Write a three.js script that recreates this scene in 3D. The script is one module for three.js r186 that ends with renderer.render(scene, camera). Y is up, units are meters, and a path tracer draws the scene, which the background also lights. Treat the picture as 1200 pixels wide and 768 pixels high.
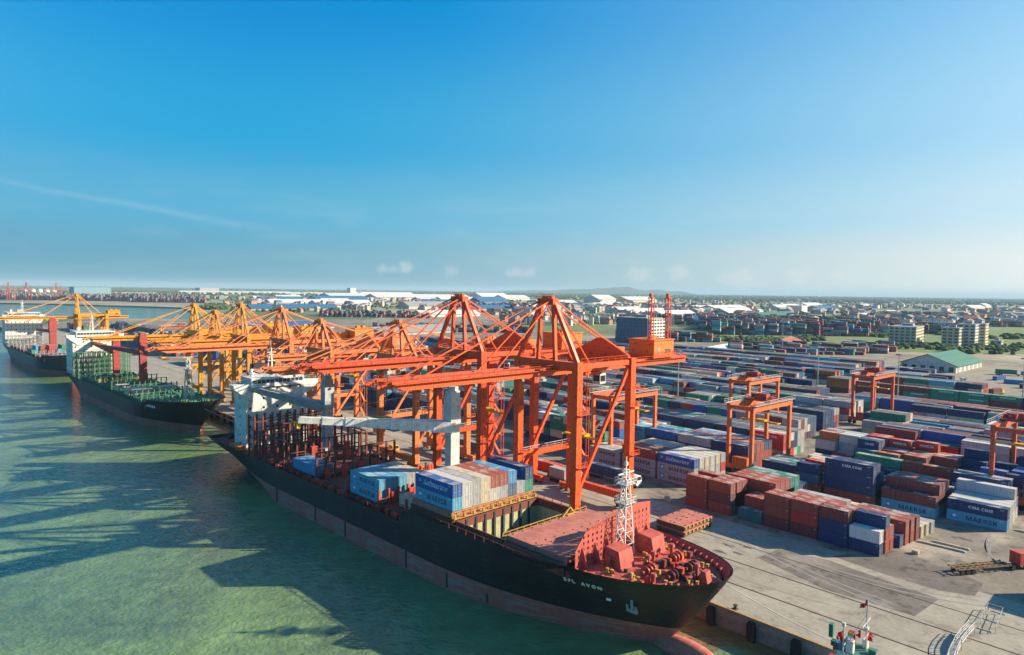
import * as THREE from 'three';
import { mergeGeometries } from 'three/addons/utils/BufferGeometryUtils.js';
import { FontLoader } from 'three/addons/loaders/FontLoader.js';
import { TextGeometry } from 'three/addons/geometries/TextGeometry.js';

// World: x runs inland from the river, y is up (0 = river surface), -z runs along the quay.  Quay surface at y = QY.
const QY = 3.5;
const scene = new THREE.Scene();

// ---------------------------------------------------------------- camera (a drone 57.5 m above the river)
const camera = new THREE.PerspectiveCamera(51.28, 1024 / 655, 0.5, 120000);
{
  const yaw = 42.5 * Math.PI / 180, roll = Math.atan2(16, 1200), pitch = Math.atan((384 - 341) * Math.cos(roll) / 800);
  const f0 = new THREE.Vector3(Math.sin(yaw), 0, -Math.cos(yaw)), r0 = new THREE.Vector3(Math.cos(yaw), 0, Math.sin(yaw)), u0 = new THREE.Vector3(0, 1, 0);
  const fw = f0.clone().multiplyScalar(Math.cos(pitch)).addScaledVector(u0, -Math.sin(pitch));
  const u1 = u0.clone().multiplyScalar(Math.cos(pitch)).addScaledVector(f0, Math.sin(pitch));
  const rt = r0.clone().multiplyScalar(Math.cos(roll)).addScaledVector(u1, Math.sin(roll));
  const up = u1.clone().multiplyScalar(Math.cos(roll)).addScaledVector(r0, -Math.sin(roll));
  camera.position.set(0, 57.5, 0);
  camera.quaternion.setFromRotationMatrix(new THREE.Matrix4().makeBasis(rt, up, fw.clone().negate()));
}
const EXPOSURE = 2.1;

// ---------------------------------------------------------------- random numbers and noise
function makeRandom(seed) { let s = seed >>> 0; return () => { s = (s + 0x6D2B79F5) >>> 0; let t = Math.imul(s ^ (s >>> 15), 1 | s); t = (t + Math.imul(t ^ (t >>> 7), 61 | t)) ^ t; return ((t ^ (t >>> 14)) >>> 0) / 4294967296; }; }
const rnd = makeRandom(20240611);
const between = (a, b) => a + (b - a) * rnd();
const pick = (a) => a[Math.floor(rnd() * a.length)];
const clamp = (v, a = 0, b = 1) => Math.min(b, Math.max(a, v));
const smooth = (t) => { t = clamp(t); return t * t * (3 - 2 * t); };
const mix = (a, b, t) => a + (b - a) * t;
function hash2(ix, iy, seed) { let h = Math.imul(ix, 374761393) ^ Math.imul(iy, 668265263) ^ Math.imul(seed, 982451653); h = Math.imul(h ^ (h >>> 13), 1274126177); return ((h ^ (h >>> 16)) >>> 0) / 4294967296; }
function valueNoise(x, y, period, seed) {            // tiles every `period` cells
  const xi = Math.floor(x), yi = Math.floor(y), fx = x - xi, fy = y - yi, m = (a) => ((a % period) + period) % period;
  const u = fx * fx * (3 - 2 * fx), v = fy * fy * (3 - 2 * fy);
  return mix(mix(hash2(m(xi), m(yi), seed), hash2(m(xi + 1), m(yi), seed), u), mix(hash2(m(xi), m(yi + 1), seed), hash2(m(xi + 1), m(yi + 1), seed), u), v);
}
function fbm(x, y, period, seed, octaves = 4) { let a = 0.5, s = 0, n = 0; for (let o = 0; o < octaves; o++) { s += a * valueNoise(x, y, period, seed + o); n += a; a *= 0.5; x *= 2; y *= 2; period *= 2; } return s / n; }

// ---------------------------------------------------------------- sky and sun
const toSun = new THREE.Vector3(1.75, 1, 1.42).normalize();
{
  const W = 2048, H = 1024, data = new Float32Array(W * H * 4);
  const lin = (c) => c.map((v) => { v /= 255; return v <= 0.04045 ? v / 12.92 : Math.pow((v + 0.055) / 1.055, 2.4); });
  const rows = [                                      // elevation, away from the sun, across it, towards it
    [0, [96, 154, 178], [136, 176, 192], [236, 242, 236]],
    [2.2, [100, 164, 192], [136, 184, 202], [226, 237, 236]],
    [6, [100, 180, 218], [112, 187, 220], [192, 227, 244]],
    [12, [72, 175, 227], [66, 172, 222], [162, 214, 245]],
    [23, [0, 150, 226], [0, 146, 217], [124, 192, 240]],
    [50, [10, 106, 172], [22, 122, 188], [66, 148, 206]],
    [90, [14, 98, 166], [14, 98, 166], [14, 98, 166]],
  ].map(([e, ...c]) => [e, ...c.map(lin)]);
  const sky = (e, k) => {
    e = Math.max(0, e); let i = 0; while (i < rows.length - 2 && rows[i + 1][0] < e) i++;
    const t = smooth((e - rows[i][0]) / (rows[i + 1][0] - rows[i][0])), kk = clamp(k, 0, 1.1) * 2, out = [0, 0, 0];
    for (let c = 0; c < 3; c++) {
      const at = (r) => { const u = kk / 2; return Math.max(0, r[1][c] * (1 - u) * (1 - 2 * u) + r[2][c] * 4 * u * (1 - u) + r[3][c] * u * (2 * u - 1)); };
      out[c] = mix(at(rows[i]), at(rows[i + 1]), t);
    }
    return out;
  };
  const puffs = [[-8.9, 1.9, 0.55, 0.4], [-9.9, 1.75, 0.4, 0.25], [-10.8, 1.7, 0.4, 0.3], [-5.2, 1.5, 0.6, 0.25], [0.2, 1.5, 0.8, 0.35], [1.4, 1.6, 0.6, 0.35], [10.5, 1.4, 1.1, 0.35], [13.8, 1.6, 0.9, 0.4], [22.6, 1.5, 0.9, 0.45], [25.4, 1.5, 0.7, 0.35], [33, 1.4, 1.2, 0.35], [18.5, 1.2, 1.5, 0.35], [52, 2, 3, 0.4], [70, 2.2, 4, 0.4], [-60, 2.2, 4, 0.3], [-90, 2, 5, 0.3]];
  for (let j = 0; j < H; j++) {
    const e = ((j + 0.5) / H - 0.5) * 180, y = Math.sin(e * Math.PI / 180), cy = Math.cos(e * Math.PI / 180);
    for (let i = 0; i < W; i++) {
      const a = ((i + 0.5) / W - 0.5) * 2 * Math.PI, x = Math.cos(a) * cy, z = Math.sin(a) * cy;
      let g = Math.abs(a - Math.atan2(toSun.z, toSun.x)) * 180 / Math.PI; g = Math.min(g, 360 - g);         // bearing from the sun
      const c = sky(e, (129 - g) / 74);
      let w = 0;
      if (e > -1 && e < 14) {
        let h = a * 180 / Math.PI + 47.5; h = ((h + 540) % 360) - 180;      // bearing from the port's long view
        const n = fbm(h * 2.6 + 500, e * 4.2 + 50, 4096, 7, 5);
        for (const [ph, pe, r, s] of puffs) { const d = Math.hypot((h - ph) / r, (e - pe) / (r * 0.42 + 0.22)); if (d < 1.6) w = Math.max(w, s * smooth((1.15 - d + (n - 0.5) * 1.9) * 1.6)); }
        const line = 6.9 - (h + 37) * 0.135 + 0.25 * (fbm(h * 0.35 + 90, 3, 512, 3, 3) - 0.5);     // a long thin streak of ice cloud
        if (h < -14) w = Math.max(w, 0.13 * Math.exp(-Math.pow((e - line) / (0.11 + (h + 37) * 0.008), 2)) * smooth((-14 - h) / 12) * (0.5 + n));
        const veil = fbm(h * 0.22 + 300, e * 1.5 + 20, 1024, 11, 4);
        w = Math.max(w, 0.05 * smooth((veil - 0.5) * 4) * smooth((11 - e) / 6) * smooth(e / 2));
      }
      const q = (j * W + i) * 4, white = [0.82, 0.86, 0.84];
      for (let k = 0; k < 3; k++) data[q + k] = mix(c[k], white[k], w) / EXPOSURE;
      data[q + 3] = 1;
    }
  }
  const t = new THREE.DataTexture(data, W, H, THREE.RGBAFormat, THREE.FloatType);
  t.mapping = THREE.EquirectangularReflectionMapping; t.magFilter = t.minFilter = THREE.LinearFilter; t.wrapS = THREE.RepeatWrapping; t.needsUpdate = true;
  scene.background = t; scene.environment = t;
}
const sun = new THREE.DirectionalLight(new THREE.Color().setRGB(1, 0.83, 0.6), 5);
sun.position.set(150, 0, -150).addScaledVector(toSun, 900); sun.target.position.set(150, 0, -150);
sun.castShadow = true; sun.shadow.mapSize.set(4096, 4096); sun.shadow.radius = 1;
Object.assign(sun.shadow.camera, { left: -450, right: 450, top: 450, bottom: -450, near: 10, far: 2400 });
scene.add(sun, sun.target);
scene.fog = new THREE.FogExp2(new THREE.Color().setRGB(0.5, 0.74, 0.9), 0.000055);

const renderer = new THREE.WebGLRenderer({ antialias: true });
renderer.toneMapping = THREE.LinearToneMapping;
renderer.toneMappingExposure = EXPOSURE;
renderer.shadowMap.enabled = true;

// ---------------------------------------------------------------- building helpers
const V = (x, y, z) => new THREE.Vector3(x, y, z);
const used = new Map();
function numbered(name) { const n = used.get(name) ?? 0; used.set(name, n + 1); return n ? `${name}_${String(n).padStart(3, '0')}` : name; }
function metreUV(g, size = 8) {                       // uv in metres, from the side a face looks to
  const p = g.attributes.position, n = g.attributes.normal, uv = new Float32Array(p.count * 2);
  for (let i = 0; i < p.count; i++) {
    const ax = Math.abs(n.getX(i)), ay = Math.abs(n.getY(i)), az = Math.abs(n.getZ(i));
    let u, v;
    if (ay >= ax && ay >= az) { u = p.getX(i); v = p.getZ(i); } else if (ax >= az) { u = p.getZ(i); v = p.getY(i); } else { u = p.getX(i); v = p.getY(i); }
    uv[i * 2] = u / size; uv[i * 2 + 1] = v / size;
  }
  g.setAttribute('uv', new THREE.BufferAttribute(uv, 2)); return g;
}
const unitBox = new THREE.BoxGeometry(1, 1, 1).toNonIndexed();
class Shape {
  constructor() { this.list = []; }
  add(g, m) { g = g.index ? g.toNonIndexed() : g.clone(); for (const k of Object.keys(g.attributes)) if (!['position', 'normal', 'uv'].includes(k)) g.deleteAttribute(k); if (m) g.applyMatrix4(m); this.list.push(g); return this; }
  box(cx, cy, cz, sx, sy, sz, ry = 0) { return this.add(unitBox, new THREE.Matrix4().compose(V(cx, cy, cz), new THREE.Quaternion().setFromAxisAngle(V(0, 1, 0), ry), V(sx, sy, sz))); }
  span(x0, x1, y0, y1, z0, z1) { return this.box((x0 + x1) / 2, (y0 + y1) / 2, (z0 + z1) / 2, Math.abs(x1 - x0), Math.abs(y1 - y0), Math.abs(z1 - z0)); }
  bar(a, b, w, h = w) {                               // a beam from a to b, w wide and h high
    const d = b.clone().sub(a), l = d.length(), m = new THREE.Matrix4().lookAt(a, b, Math.abs(d.y) > 0.995 * l ? V(0, 0, 1) : V(0, 1, 0));
    return this.add(unitBox, new THREE.Matrix4().compose(a.clone().add(b).multiplyScalar(0.5), new THREE.Quaternion().setFromRotationMatrix(m), V(w, h, l)));
  }
  pole(a, b, r0, r1 = r0, n = 8) {
    const d = b.clone().sub(a), l = d.length(), g = new THREE.CylinderGeometry(r1, r0, l, n);
    return this.add(g, new THREE.Matrix4().compose(a.clone().add(b).multiplyScalar(0.5), new THREE.Quaternion().setFromUnitVectors(V(0, 1, 0), d.normalize()), V(1, 1, 1)));
  }
  prism(points, z0, z1) {                             // outline in x and y, run from z0 to z1
    const s = new THREE.Shape(points.map(([x, y]) => new THREE.Vector2(x, y)));
    return this.add(new THREE.ExtrudeGeometry(s, { depth: z1 - z0, bevelEnabled: false }), new THREE.Matrix4().makeTranslation(0, 0, z0));
  }
  prismX(points, x0, x1) {                            // outline in z and y, run from x0 to x1
    const s = new THREE.Shape(points.map(([z, y]) => new THREE.Vector2(-z, y)));
    return this.add(new THREE.ExtrudeGeometry(s, { depth: x1 - x0, bevelEnabled: false }), new THREE.Matrix4().makeRotationY(Math.PI / 2).setPosition(x0, 0, 0));
  }
  rail(pts, h = 1.1, t = 0.07, step = 3) {            // handrail along a chain of points
    for (let i = 0; i + 1 < pts.length; i++) {
      const a = pts[i], b = pts[i + 1], n = Math.max(1, Math.round(a.distanceTo(b) / step));
      this.bar(a.clone().setY(a.y + h), b.clone().setY(b.y + h), t); this.bar(a.clone().setY(a.y + h / 2), b.clone().setY(b.y + h / 2), t * 0.7);
      for (let k = 0; k <= n; k++) { const p = a.clone().lerp(b, k / n); this.bar(p, p.clone().setY(p.y + h), t); }
    }
    return this;
  }
  geometry(size) { const g = this.list.length > 1 ? mergeGeometries(this.list) : this.list[0]; return size === 0 ? g : metreUV(g, size); }
  part(name, material, parent, size) { return mesh(name, this.geometry(size), material, parent); }
}
function mesh(name, geometry, material, parent = scene) {
  const m = new THREE.Mesh(geometry, material); m.name = parent === scene ? numbered(name) : name; m.castShadow = m.receiveShadow = true; parent.add(m); return m;
}
function thing(name, label, category, [x, y, z] = [0, 0, 0], turn = 0, group) {
  const o = new THREE.Group(); o.name = numbered(name); o.position.set(x, y, z); o.rotation.y = turn;
  o.userData = { label, category }; if (group) o.userData.group = group; scene.add(o); return o;
}
function copyOf(root, [x, y, z], turn, label, group) {
  const o = root.clone(); o.name = numbered(root.name.replace(/_\d{3}$/, '')); o.position.set(x, y, z); o.rotation.y = turn;
  o.userData = { ...root.userData }; if (label) o.userData.label = label; if (group) o.userData.group = group; scene.add(o); return o;
}
const structure = (m) => { m.userData.kind = 'structure'; return m; };
const stuff = (m) => { m.userData.kind = 'stuff'; return m; };

// ---------------------------------------------------------------- textures and materials
function dataMap(W, H, paint, { srgb = false, repeat } = {}) {
  const d = new Uint8Array(W * H * 4);
  for (let j = 0; j < H; j++) for (let i = 0; i < W; i++) { const c = paint(i / W, j / H), q = (j * W + i) * 4; d[q] = clamp(c[0]) * 255; d[q + 1] = clamp(c[1]) * 255; d[q + 2] = clamp(c[2]) * 255; d[q + 3] = 255; }
  const t = new THREE.DataTexture(d, W, H); t.wrapS = t.wrapT = THREE.RepeatWrapping; t.magFilter = THREE.LinearFilter; t.minFilter = THREE.LinearMipmapLinearFilter; t.generateMipmaps = true;
  if (srgb) t.colorSpace = THREE.SRGBColorSpace; if (repeat) t.repeat.set(...repeat); t.needsUpdate = true; return t;
}
// paint wear: blotches and runs of grime, near white so that it only tints
const wearMap = dataMap(512, 512, (u, v) => {
  const a = fbm(u * 8, v * 8, 8, 1, 5), runs = fbm(u * 48, v * 3, 3, 5, 3), n = valueNoise(u * 128, v * 128, 128, 9);
  const w = 1 - 0.11 * smooth((a - 0.4) * 2.5) - 0.09 * smooth((runs - 0.5) * 4) - 0.06 * n, rust = smooth((fbm(u * 16, v * 10, 16, 21, 4) - 0.68) * 9) * 0.32;
  return [mix(w, 0.62, rust), mix(w, 0.5, rust), mix(w, 0.42, rust)];
}, { srgb: true });
// crane paint: sun-bleached patches, grease runs and rust at the seams
const craneMap = dataMap(512, 512, (u, v) => {
  const a = fbm(u * 4, v * 4, 4, 141, 5), runs = fbm(u * 40, v * 3, 3, 143, 4), fine = valueNoise(u * 160, v * 160, 160, 145), rust = smooth((fbm(u * 22, v * 9, 9, 147, 4) - 0.62) * 8) * 0.5, seam = (v * 4 % 1) < 0.02 || (u * 2 % 1) < 0.008 ? 0.12 : 0;
  const w = 0.99 - 0.17 * smooth((runs - 0.48) * 4) - 0.04 * fine - seam, f = 0.1 * smooth((a - 0.5) * 4);
  return [mix(w, 0.5, rust), mix(w + f * 0.25, 0.42, rust), mix(w + f * 0.3, 0.4, rust)];
}, { srgb: true });
// hull plating: seams, scrapes and rust runs in the black topsides; stained antifouling below
const hullMap = dataMap(1024, 512, (u, v) => {
  const s = fbm(u * 90, v * 4, 2, 151, 4), blot = fbm(u * 8, v * 8, 8, 153, 5), rust = smooth((fbm(u * 70, v * 3, 3, 155, 4) - 0.6) * 9), scrape = smooth((fbm(u * 6, v * 40, 6, 157, 4) - 0.62) * 10), seam = (v * 5 % 1) < 0.025 || (u * 3 % 1) < 0.006 ? 1 : 0;
  let c = [0.005, 0.006, 0.009]; const g = 0.5 * smooth((s - 0.45) * 3) + 0.5 * smooth((blot - 0.45) * 3); c = c.map((x, i) => x + g * [0.006, 0.01, 0.013][i]);
  c = c.map((x, i) => mix(mix(x, [0.075, 0.04, 0.028][i], rust * 0.4), [0.06, 0.06, 0.062][i], scrape * 0.4) * (seam ? 0.55 : 1));
  return c.map((x) => (x <= 0.0031308 ? x * 12.92 : 1.055 * Math.pow(x, 1 / 2.4) - 0.055));
}, { srgb: true });
const bootMap = dataMap(1024, 256, (u, v) => {
  const s = fbm(u * 60, v * 4, 4, 161, 4), blot = fbm(u * 8, v * 4, 4, 163, 5), scrape = smooth((fbm(u * 5, v * 30, 5, 165, 4) - 0.58) * 8), seam = (u * 3 % 1) < 0.006 ? 1 : 0;
  let c = [0.56, 0.14, 0.1].map((x, i) => x * (0.7 + 0.45 * s) + (blot - 0.5) * [0.12, 0.09, 0.08][i]); c = c.map((x, i) => mix(x, [0.36, 0.27, 0.25][i], scrape * 0.5) * (seam ? 0.6 : 1));
  return c.map((x) => 1.055 * Math.pow(clamp(x, 0.004), 1 / 2.4) - 0.055);
}, { srgb: true });
const grain = dataMap(256, 256, (u, v) => { const n = fbm(u * 16, v * 16, 16, 31, 4); return [n, n, n]; });
const M = {};
const plated = (map, rough) => new THREE.MeshStandardMaterial({ map, roughness: rough, side: THREE.DoubleSide });
function paint(r, g, b, { rough = 0.55, metal = 0, wear = true } = {}) {
  const m = new THREE.MeshStandardMaterial({ roughness: rough, metalness: metal, side: THREE.DoubleSide }); m.color.setRGB(r, g, b);
  if (wear) m.map = wearMap; return m;
}
Object.assign(M, {
  craneOrange: paint(0.86, 0.108, 0.014, { rough: 0.45 }), craneRed: paint(0.8, 0.092, 0.014, { rough: 0.48 }), cranePale: paint(0.78, 0.21, 0.06, { rough: 0.55 }),
  craneYellow: paint(0.78, 0.34, 0.02, { rough: 0.5 }), craneAmber: paint(0.76, 0.27, 0.03, { rough: 0.5 }), houseOrange: paint(0.85, 0.2, 0.02, { rough: 0.5 }), yellow: paint(0.75, 0.42, 0.02), yardOrange: paint(0.75, 0.17, 0.045, { rough: 0.5 }), yardRed: paint(0.62, 0.11, 0.05, { rough: 0.5 }),
  steelDark: paint(0.06, 0.06, 0.065, { rough: 0.6 }), steelGrey: paint(0.32, 0.33, 0.34), galvanised: paint(0.5, 0.5, 0.49, { rough: 0.5, metal: 0.3 }), grating: paint(0.28, 0.2, 0.16, { rough: 0.8 }), rust: paint(0.16, 0.07, 0.045, { rough: 0.85 }), rubber: paint(0.025, 0.025, 0.027, { rough: 0.9 }), rope: paint(0.1, 0.09, 0.08, { rough: 0.9, wear: false }),
  hullBlack: plated(hullMap, 0.55), bootRed: plated(bootMap, 0.75), hullBlue: paint(0.025, 0.06, 0.1, { rough: 0.5 }), deckRed: paint(0.52, 0.1, 0.075, { rough: 0.7 }), deckBrown: paint(0.2, 0.055, 0.04, { rough: 0.8 }), hatchPink: paint(0.56, 0.2, 0.15, { rough: 0.75 }), deckGreen: paint(0.05, 0.17, 0.1, { rough: 0.75 }), guideBrown: paint(0.2, 0.05, 0.035, { rough: 0.75 }), guideGreen: paint(0.06, 0.2, 0.12, { rough: 0.75 }), bulkhead: paint(0.45, 0.44, 0.26, { rough: 0.8 }), lashRed: paint(0.55, 0.07, 0.045, { rough: 0.6 }), shipRed: paint(0.42, 0.06, 0.05, { rough: 0.6 }), walkYellow: paint(0.55, 0.32, 0.06, { rough: 0.75 }),
  white: paint(0.8, 0.79, 0.74, { rough: 0.45 }), offWhite: paint(0.68, 0.67, 0.62, { rough: 0.55 }), paleBlueGrey: paint(0.42, 0.48, 0.52, { rough: 0.5 }), glass: paint(0.02, 0.03, 0.035, { rough: 0.12, wear: false }), letter: paint(0.75, 0.75, 0.72, { rough: 0.6, wear: false }),
  concreteWall: paint(0.28, 0.26, 0.22, { rough: 0.9 }), cream: paint(0.62, 0.55, 0.4, { rough: 0.8 }), wallWhite: paint(0.7, 0.68, 0.62, { rough: 0.8 }), wallGrey: paint(0.4, 0.4, 0.38, { rough: 0.8 }), wallPink: paint(0.5, 0.3, 0.24, { rough: 0.8 }), roofTile: paint(0.36, 0.12, 0.07, { rough: 0.85 }), roofGrey: paint(0.35, 0.36, 0.37, { rough: 0.6 }), roofWhite: paint(0.72, 0.72, 0.7, { rough: 0.6 }), roofGreen: paint(0.05, 0.21, 0.15, { rough: 0.6 }), roofBlue: paint(0.05, 0.17, 0.34, { rough: 0.5 }), sheetBlue: paint(0.2, 0.36, 0.44, { rough: 0.5 }), officeBlue: paint(0.015, 0.13, 0.28, { rough: 0.25 }), windowGlass: paint(0.03, 0.06, 0.09, { rough: 0.15, wear: false }),
});
for (const k of ['craneOrange', 'craneRed', 'cranePale', 'craneYellow', 'craneAmber', 'yardOrange', 'yardRed', 'houseOrange', 'shipRed']) M[k].map = craneMap;
// ================================================================ the setting: river, land, quay
{ // river: silty green water with small wind waves
  const wave = dataMap(1024, 1024, (u, v) => {
    let h = 0.45 * fbm(u * 22 + v * 6, v * 34 - u * 0, 2048, 41, 2);
    h = 0.4 * fbm(u * 24, v * 36, 12, 41, 3) + 0.38 * fbm(u * 72, v * 96, 24, 43, 3) + 0.22 * fbm(u * 200, v * 220, 20, 47, 2);
    return [h, h, h];
  });
  const silt = dataMap(512, 512, (u, v) => {
    const a = fbm(u * 5, v * 5, 5, 51, 5), b = fbm(u * 30, v * 40, 10, 53, 4), w = 0.82 + 0.3 * (a - 0.5) + 0.22 * (b - 0.5);
    return [w * 0.98, w, w * (0.97 - 0.25 * (a - 0.5))];
  }, { srgb: true });
  const m = new THREE.MeshPhysicalMaterial({ roughness: 0.08, ior: 1.4, map: silt, bumpMap: wave, bumpScale: 0.45 }); m.color.setRGB(0.385, 0.325, 0.165); m.vertexColors = true;
  const wide = (a, b, n, c) => { const l = []; for (let i = 0; i <= n; i++) l.push(mix(a, b, i / n)); return [...c[0], ...l, ...c[1]]; }, xs = wide(20, 110, 90, [[-2800, -300, 0], [300, 800]]), zs = wide(-160, 20, 180, [[-5600, -1500, -500], [300, 800]]);
  const near = new THREE.PlaneGeometry(1, 1, xs.length - 1, zs.length - 1), pp = near.attributes.position; near.rotateX(-Math.PI / 2);
  for (let j = 0; j < zs.length; j++) for (let i = 0; i < xs.length; i++) pp.setXYZ(j * xs.length + i, xs[i], 0, zs[j]);
  { const nn = near.attributes.normal; for (let i = 0; i < nn.count; i++) nn.setXYZ(i, 0, 1, 0); const col = []; // brown silt stirred up along the quay wall ahead of the bow
    for (let i = 0; i < pp.count; i++) { const x = pp.getX(i), z = pp.getZ(i), n = fbm(x / 9 + 40, z / 9 + 90, 4096, 205, 4), k = smooth(((x - 91) / 9 + (n - 0.5) * 3.2) * 1.4) * smooth((z + 82 + (n - 0.5) * 30) / 12); col.push(mix(0.55, 1, k), mix(1, 0.68, k), mix(1, 0.5, k)); }
    near.setAttribute('color', new THREE.Float32BufferAttribute(col, 3)); }
  const g = near, p = g.attributes.position, uv = g.attributes.uv;
  for (let i = 0; i < p.count; i++) { const x = p.getX(i), z = p.getZ(i), c = Math.cos(0.5), s = Math.sin(0.5); uv.setXY(i, (x * c + z * s) / 90, (-x * s + z * c) / 90); }
  structure(mesh('river', g, m));
}
// land outline (x, z): quay line, a side basin behind the port, then the far bank
const bank = [[105, 700], [105, -1120], [150, -1240], [235, -1292], [370, -1215], [470, -1470], [560, -1880], [345, -2330], [-150, -2900], [-2500, -4200], [-20000, -12000], [-20000, -34000], [34000, -34000], [34000, 700]];
const dirt = dataMap(1024, 1024, (u, v) => {           // far land: fields, scrub, bare ground
  const big = fbm(u * 9, v * 9, 9, 61, 4), fine = fbm(u * 70, v * 70, 70, 63, 4), cell = hash2(Math.floor(u * 34 + 2 * (fbm(u * 7, v * 7, 7, 67, 2) - 0.5)), Math.floor(v * 46 + 2 * (fbm(u * 7, v * 7, 7, 69, 2) - 0.5)), 5);
  const green = smooth((big - 0.42) * 5 + (cell - 0.5) * 0.9), k = 0.75 + 0.5 * fine;
  const c = [mix(0.3, 0.085, green), mix(0.26, 0.135, green), mix(0.19, 0.05, green)];
  return c.map((x) => Math.pow(clamp(x * k * (0.8 + 0.4 * cell)), 1 / 2.2));
}, { srgb: true });
function sheet(name, pts, y, m, size, holes) {          // flat sheet with uv in metres
  const s = new THREE.Shape(pts.map(([x, z]) => new THREE.Vector2(x, -z)));
  const g = new THREE.ShapeGeometry(s); g.rotateX(-Math.PI / 2); g.translate(0, y, 0);
  const p = g.attributes.position, uv = g.attributes.uv; for (let i = 0; i < p.count; i++) uv.setXY(i, p.getX(i) / size, p.getZ(i) / size);
  return structure(mesh(name, g, m));
}
{
  const m = new THREE.MeshStandardMaterial({ map: dirt, roughness: 1, side: THREE.DoubleSide });
  sheet('land', bank, QY - 0.06, m, 2600);
  const wallM = new THREE.MeshStandardMaterial({ map: wearMap, roughness: 0.95, side: THREE.DoubleSide }); wallM.color.setRGB(0.22, 0.19, 0.15);
  const edge = bank.slice(1, 11), pos = [];
  for (let i = 0; i + 1 < edge.length; i++) { const [a, b] = [edge[i], edge[i + 1]]; pos.push(a[0], -3, a[1], b[0], -3, b[1], b[0], QY - 0.06, b[1], a[0], -3, a[1], b[0], QY - 0.06, b[1], a[0], QY - 0.06, a[1]); }
  const g = new THREE.BufferGeometry(); g.setAttribute('position', new THREE.Float32BufferAttribute(pos, 3)); g.computeVertexNormals(); metreUV(g, 12);
  structure(mesh('river_bank', g, wallM));
}
const concrete = dataMap(1024, 1024, (u, v) => {
  const a = fbm(u * 6, v * 6, 6, 71, 5), b = fbm(u * 50, v * 50, 50, 73, 4), stain = smooth((fbm(u * 14, v * 14, 14, 75, 5) - 0.6) * 7), streak = smooth((fbm(u * 60, v * 5, 5, 77, 4) - 0.56) * 6);
  const w = 0.82 + 0.16 * (a - 0.5) + 0.13 * (b - 0.5) - 0.1 * stain - 0.02 * streak;
  return [w, w * 0.975, w * 0.92];
}, { srgb: true });
const asphalt = dataMap(1024, 1024, (u, v) => {
  const a = fbm(u * 7, v * 7, 7, 81, 5), b = fbm(u * 90, v * 90, 90, 83, 3), oil = smooth((fbm(u * 18, v * 18, 18, 85, 5) - 0.6) * 7), dust = smooth((fbm(u * 5, v * 5, 5, 87, 5) - 0.5) * 4);
  let w = 0.63 + 0.18 * (a - 0.5) + 0.14 * (b - 0.5) - 0.13 * oil + 0.15 * dust;
  return [w * 1.02, w * 0.98, w * 0.92];
}, { srgb: true });
M.apron = new THREE.MeshStandardMaterial({ map: concrete, roughness: 0.92 }); M.apron.color.setRGB(0.5, 0.482, 0.44);
M.yard = new THREE.MeshStandardMaterial({ map: asphalt, roughness: 0.95 }); M.yard.color.setRGB(0.56, 0.53, 0.48);
M.patch = new THREE.MeshStandardMaterial({ map: asphalt, roughness: 0.95 }); M.patch.color.setRGB(0.4, 0.38, 0.38);
M.road = new THREE.MeshStandardMaterial({ map: concrete, roughness: 0.95 }); M.road.color.setRGB(0.42, 0.39, 0.34);
M.grass = new THREE.MeshStandardMaterial({ map: dataMap(512, 512, (u, v) => { const a = fbm(u * 12, v * 12, 12, 91, 5), b = fbm(u * 60, v * 60, 60, 93, 3), k = 0.6 + 0.8 * a; return [Math.pow(0.13 * k * (0.7 + 0.6 * b), 0.45), Math.pow(0.19 * k, 0.45), Math.pow(0.05 * k, 0.45)]; }, { srgb: true }), roughness: 1 });
// quay deck: a thick slab with a real edge over the water, in jointed bays
{
  const bay = new THREE.BoxGeometry(1, 1, 1);
  const root = new THREE.Group(); root.name = 'quay_deck'; root.userData.kind = 'structure'; scene.add(root);
  const strips = [[105.02, 114.8], [115.2, 124.8], [125.2, 146.5]];
  for (const [i, [x0, x1]] of strips.entries()) for (let z = 40; z > -420; z -= (i === 2 ? 20 : 20)) {
    const s = new Shape().span(x0, x1, QY - 0.6, QY, z - 19.94, z); const g = s.geometry(26);
    const m = mesh('slab', g, M.apron, root); m.receiveShadow = true;
  }
  const far = new Shape().span(105.02, 146.5, QY - 0.6, QY, -1080, -420.1); mesh('slab', far.geometry(26), M.apron, root);
  // joints and rail grooves lie lower than the slabs; rails stand in them
  const bed = new Shape().span(105.03, 146.4, QY - 0.5, QY - 0.35, -1079, 39.9); mesh('joint_bed', bed.geometry(10), M.steelDark, root);
  for (const x of [115, 125, 134.5]) { const r = new Shape().span(x - 0.05, x + 0.05, QY - (x > 130 ? 0 : 0.35), QY + (x > 130 ? 0.05 : -0.01), -1079, 39); mesh('crane_rail', r.geometry(4), M.rust, root); }
  // kerb beam, yellow edge strip, front wall of the quay with timber fenders
  mesh('edge_kerb', new Shape().span(104.55, 105.02, QY - 1.4, QY + 0.22, -1080, 40).geometry(6), M.concreteWall, root);
  mesh('kerb_stripe', new Shape().span(104.6, 104.98, QY + 0.22, QY + 0.235, -1080, 40).geometry(6), M.walkYellow, root);
  mesh('quay_wall', new Shape().span(105.0, 106.5, -3, QY - 0.6, -1080, 40).geometry(6), M.concreteWall, root);
  for (let z = 36; z > -330; z -= 7.5) mesh('fender', new Shape().box(104.2, 1.6, z, 0.7, 3.2, 1.1).box(104.05, 1.7, z, 0.5, 2.4, 1.5).geometry(4), M.rubber, root);
}
sheet('yard_pavement', [[146.5, 60], [700, 60], [700, -330], [560, -560], [146.5, -900]], QY - 0.004, M.yard, 46);
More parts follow.
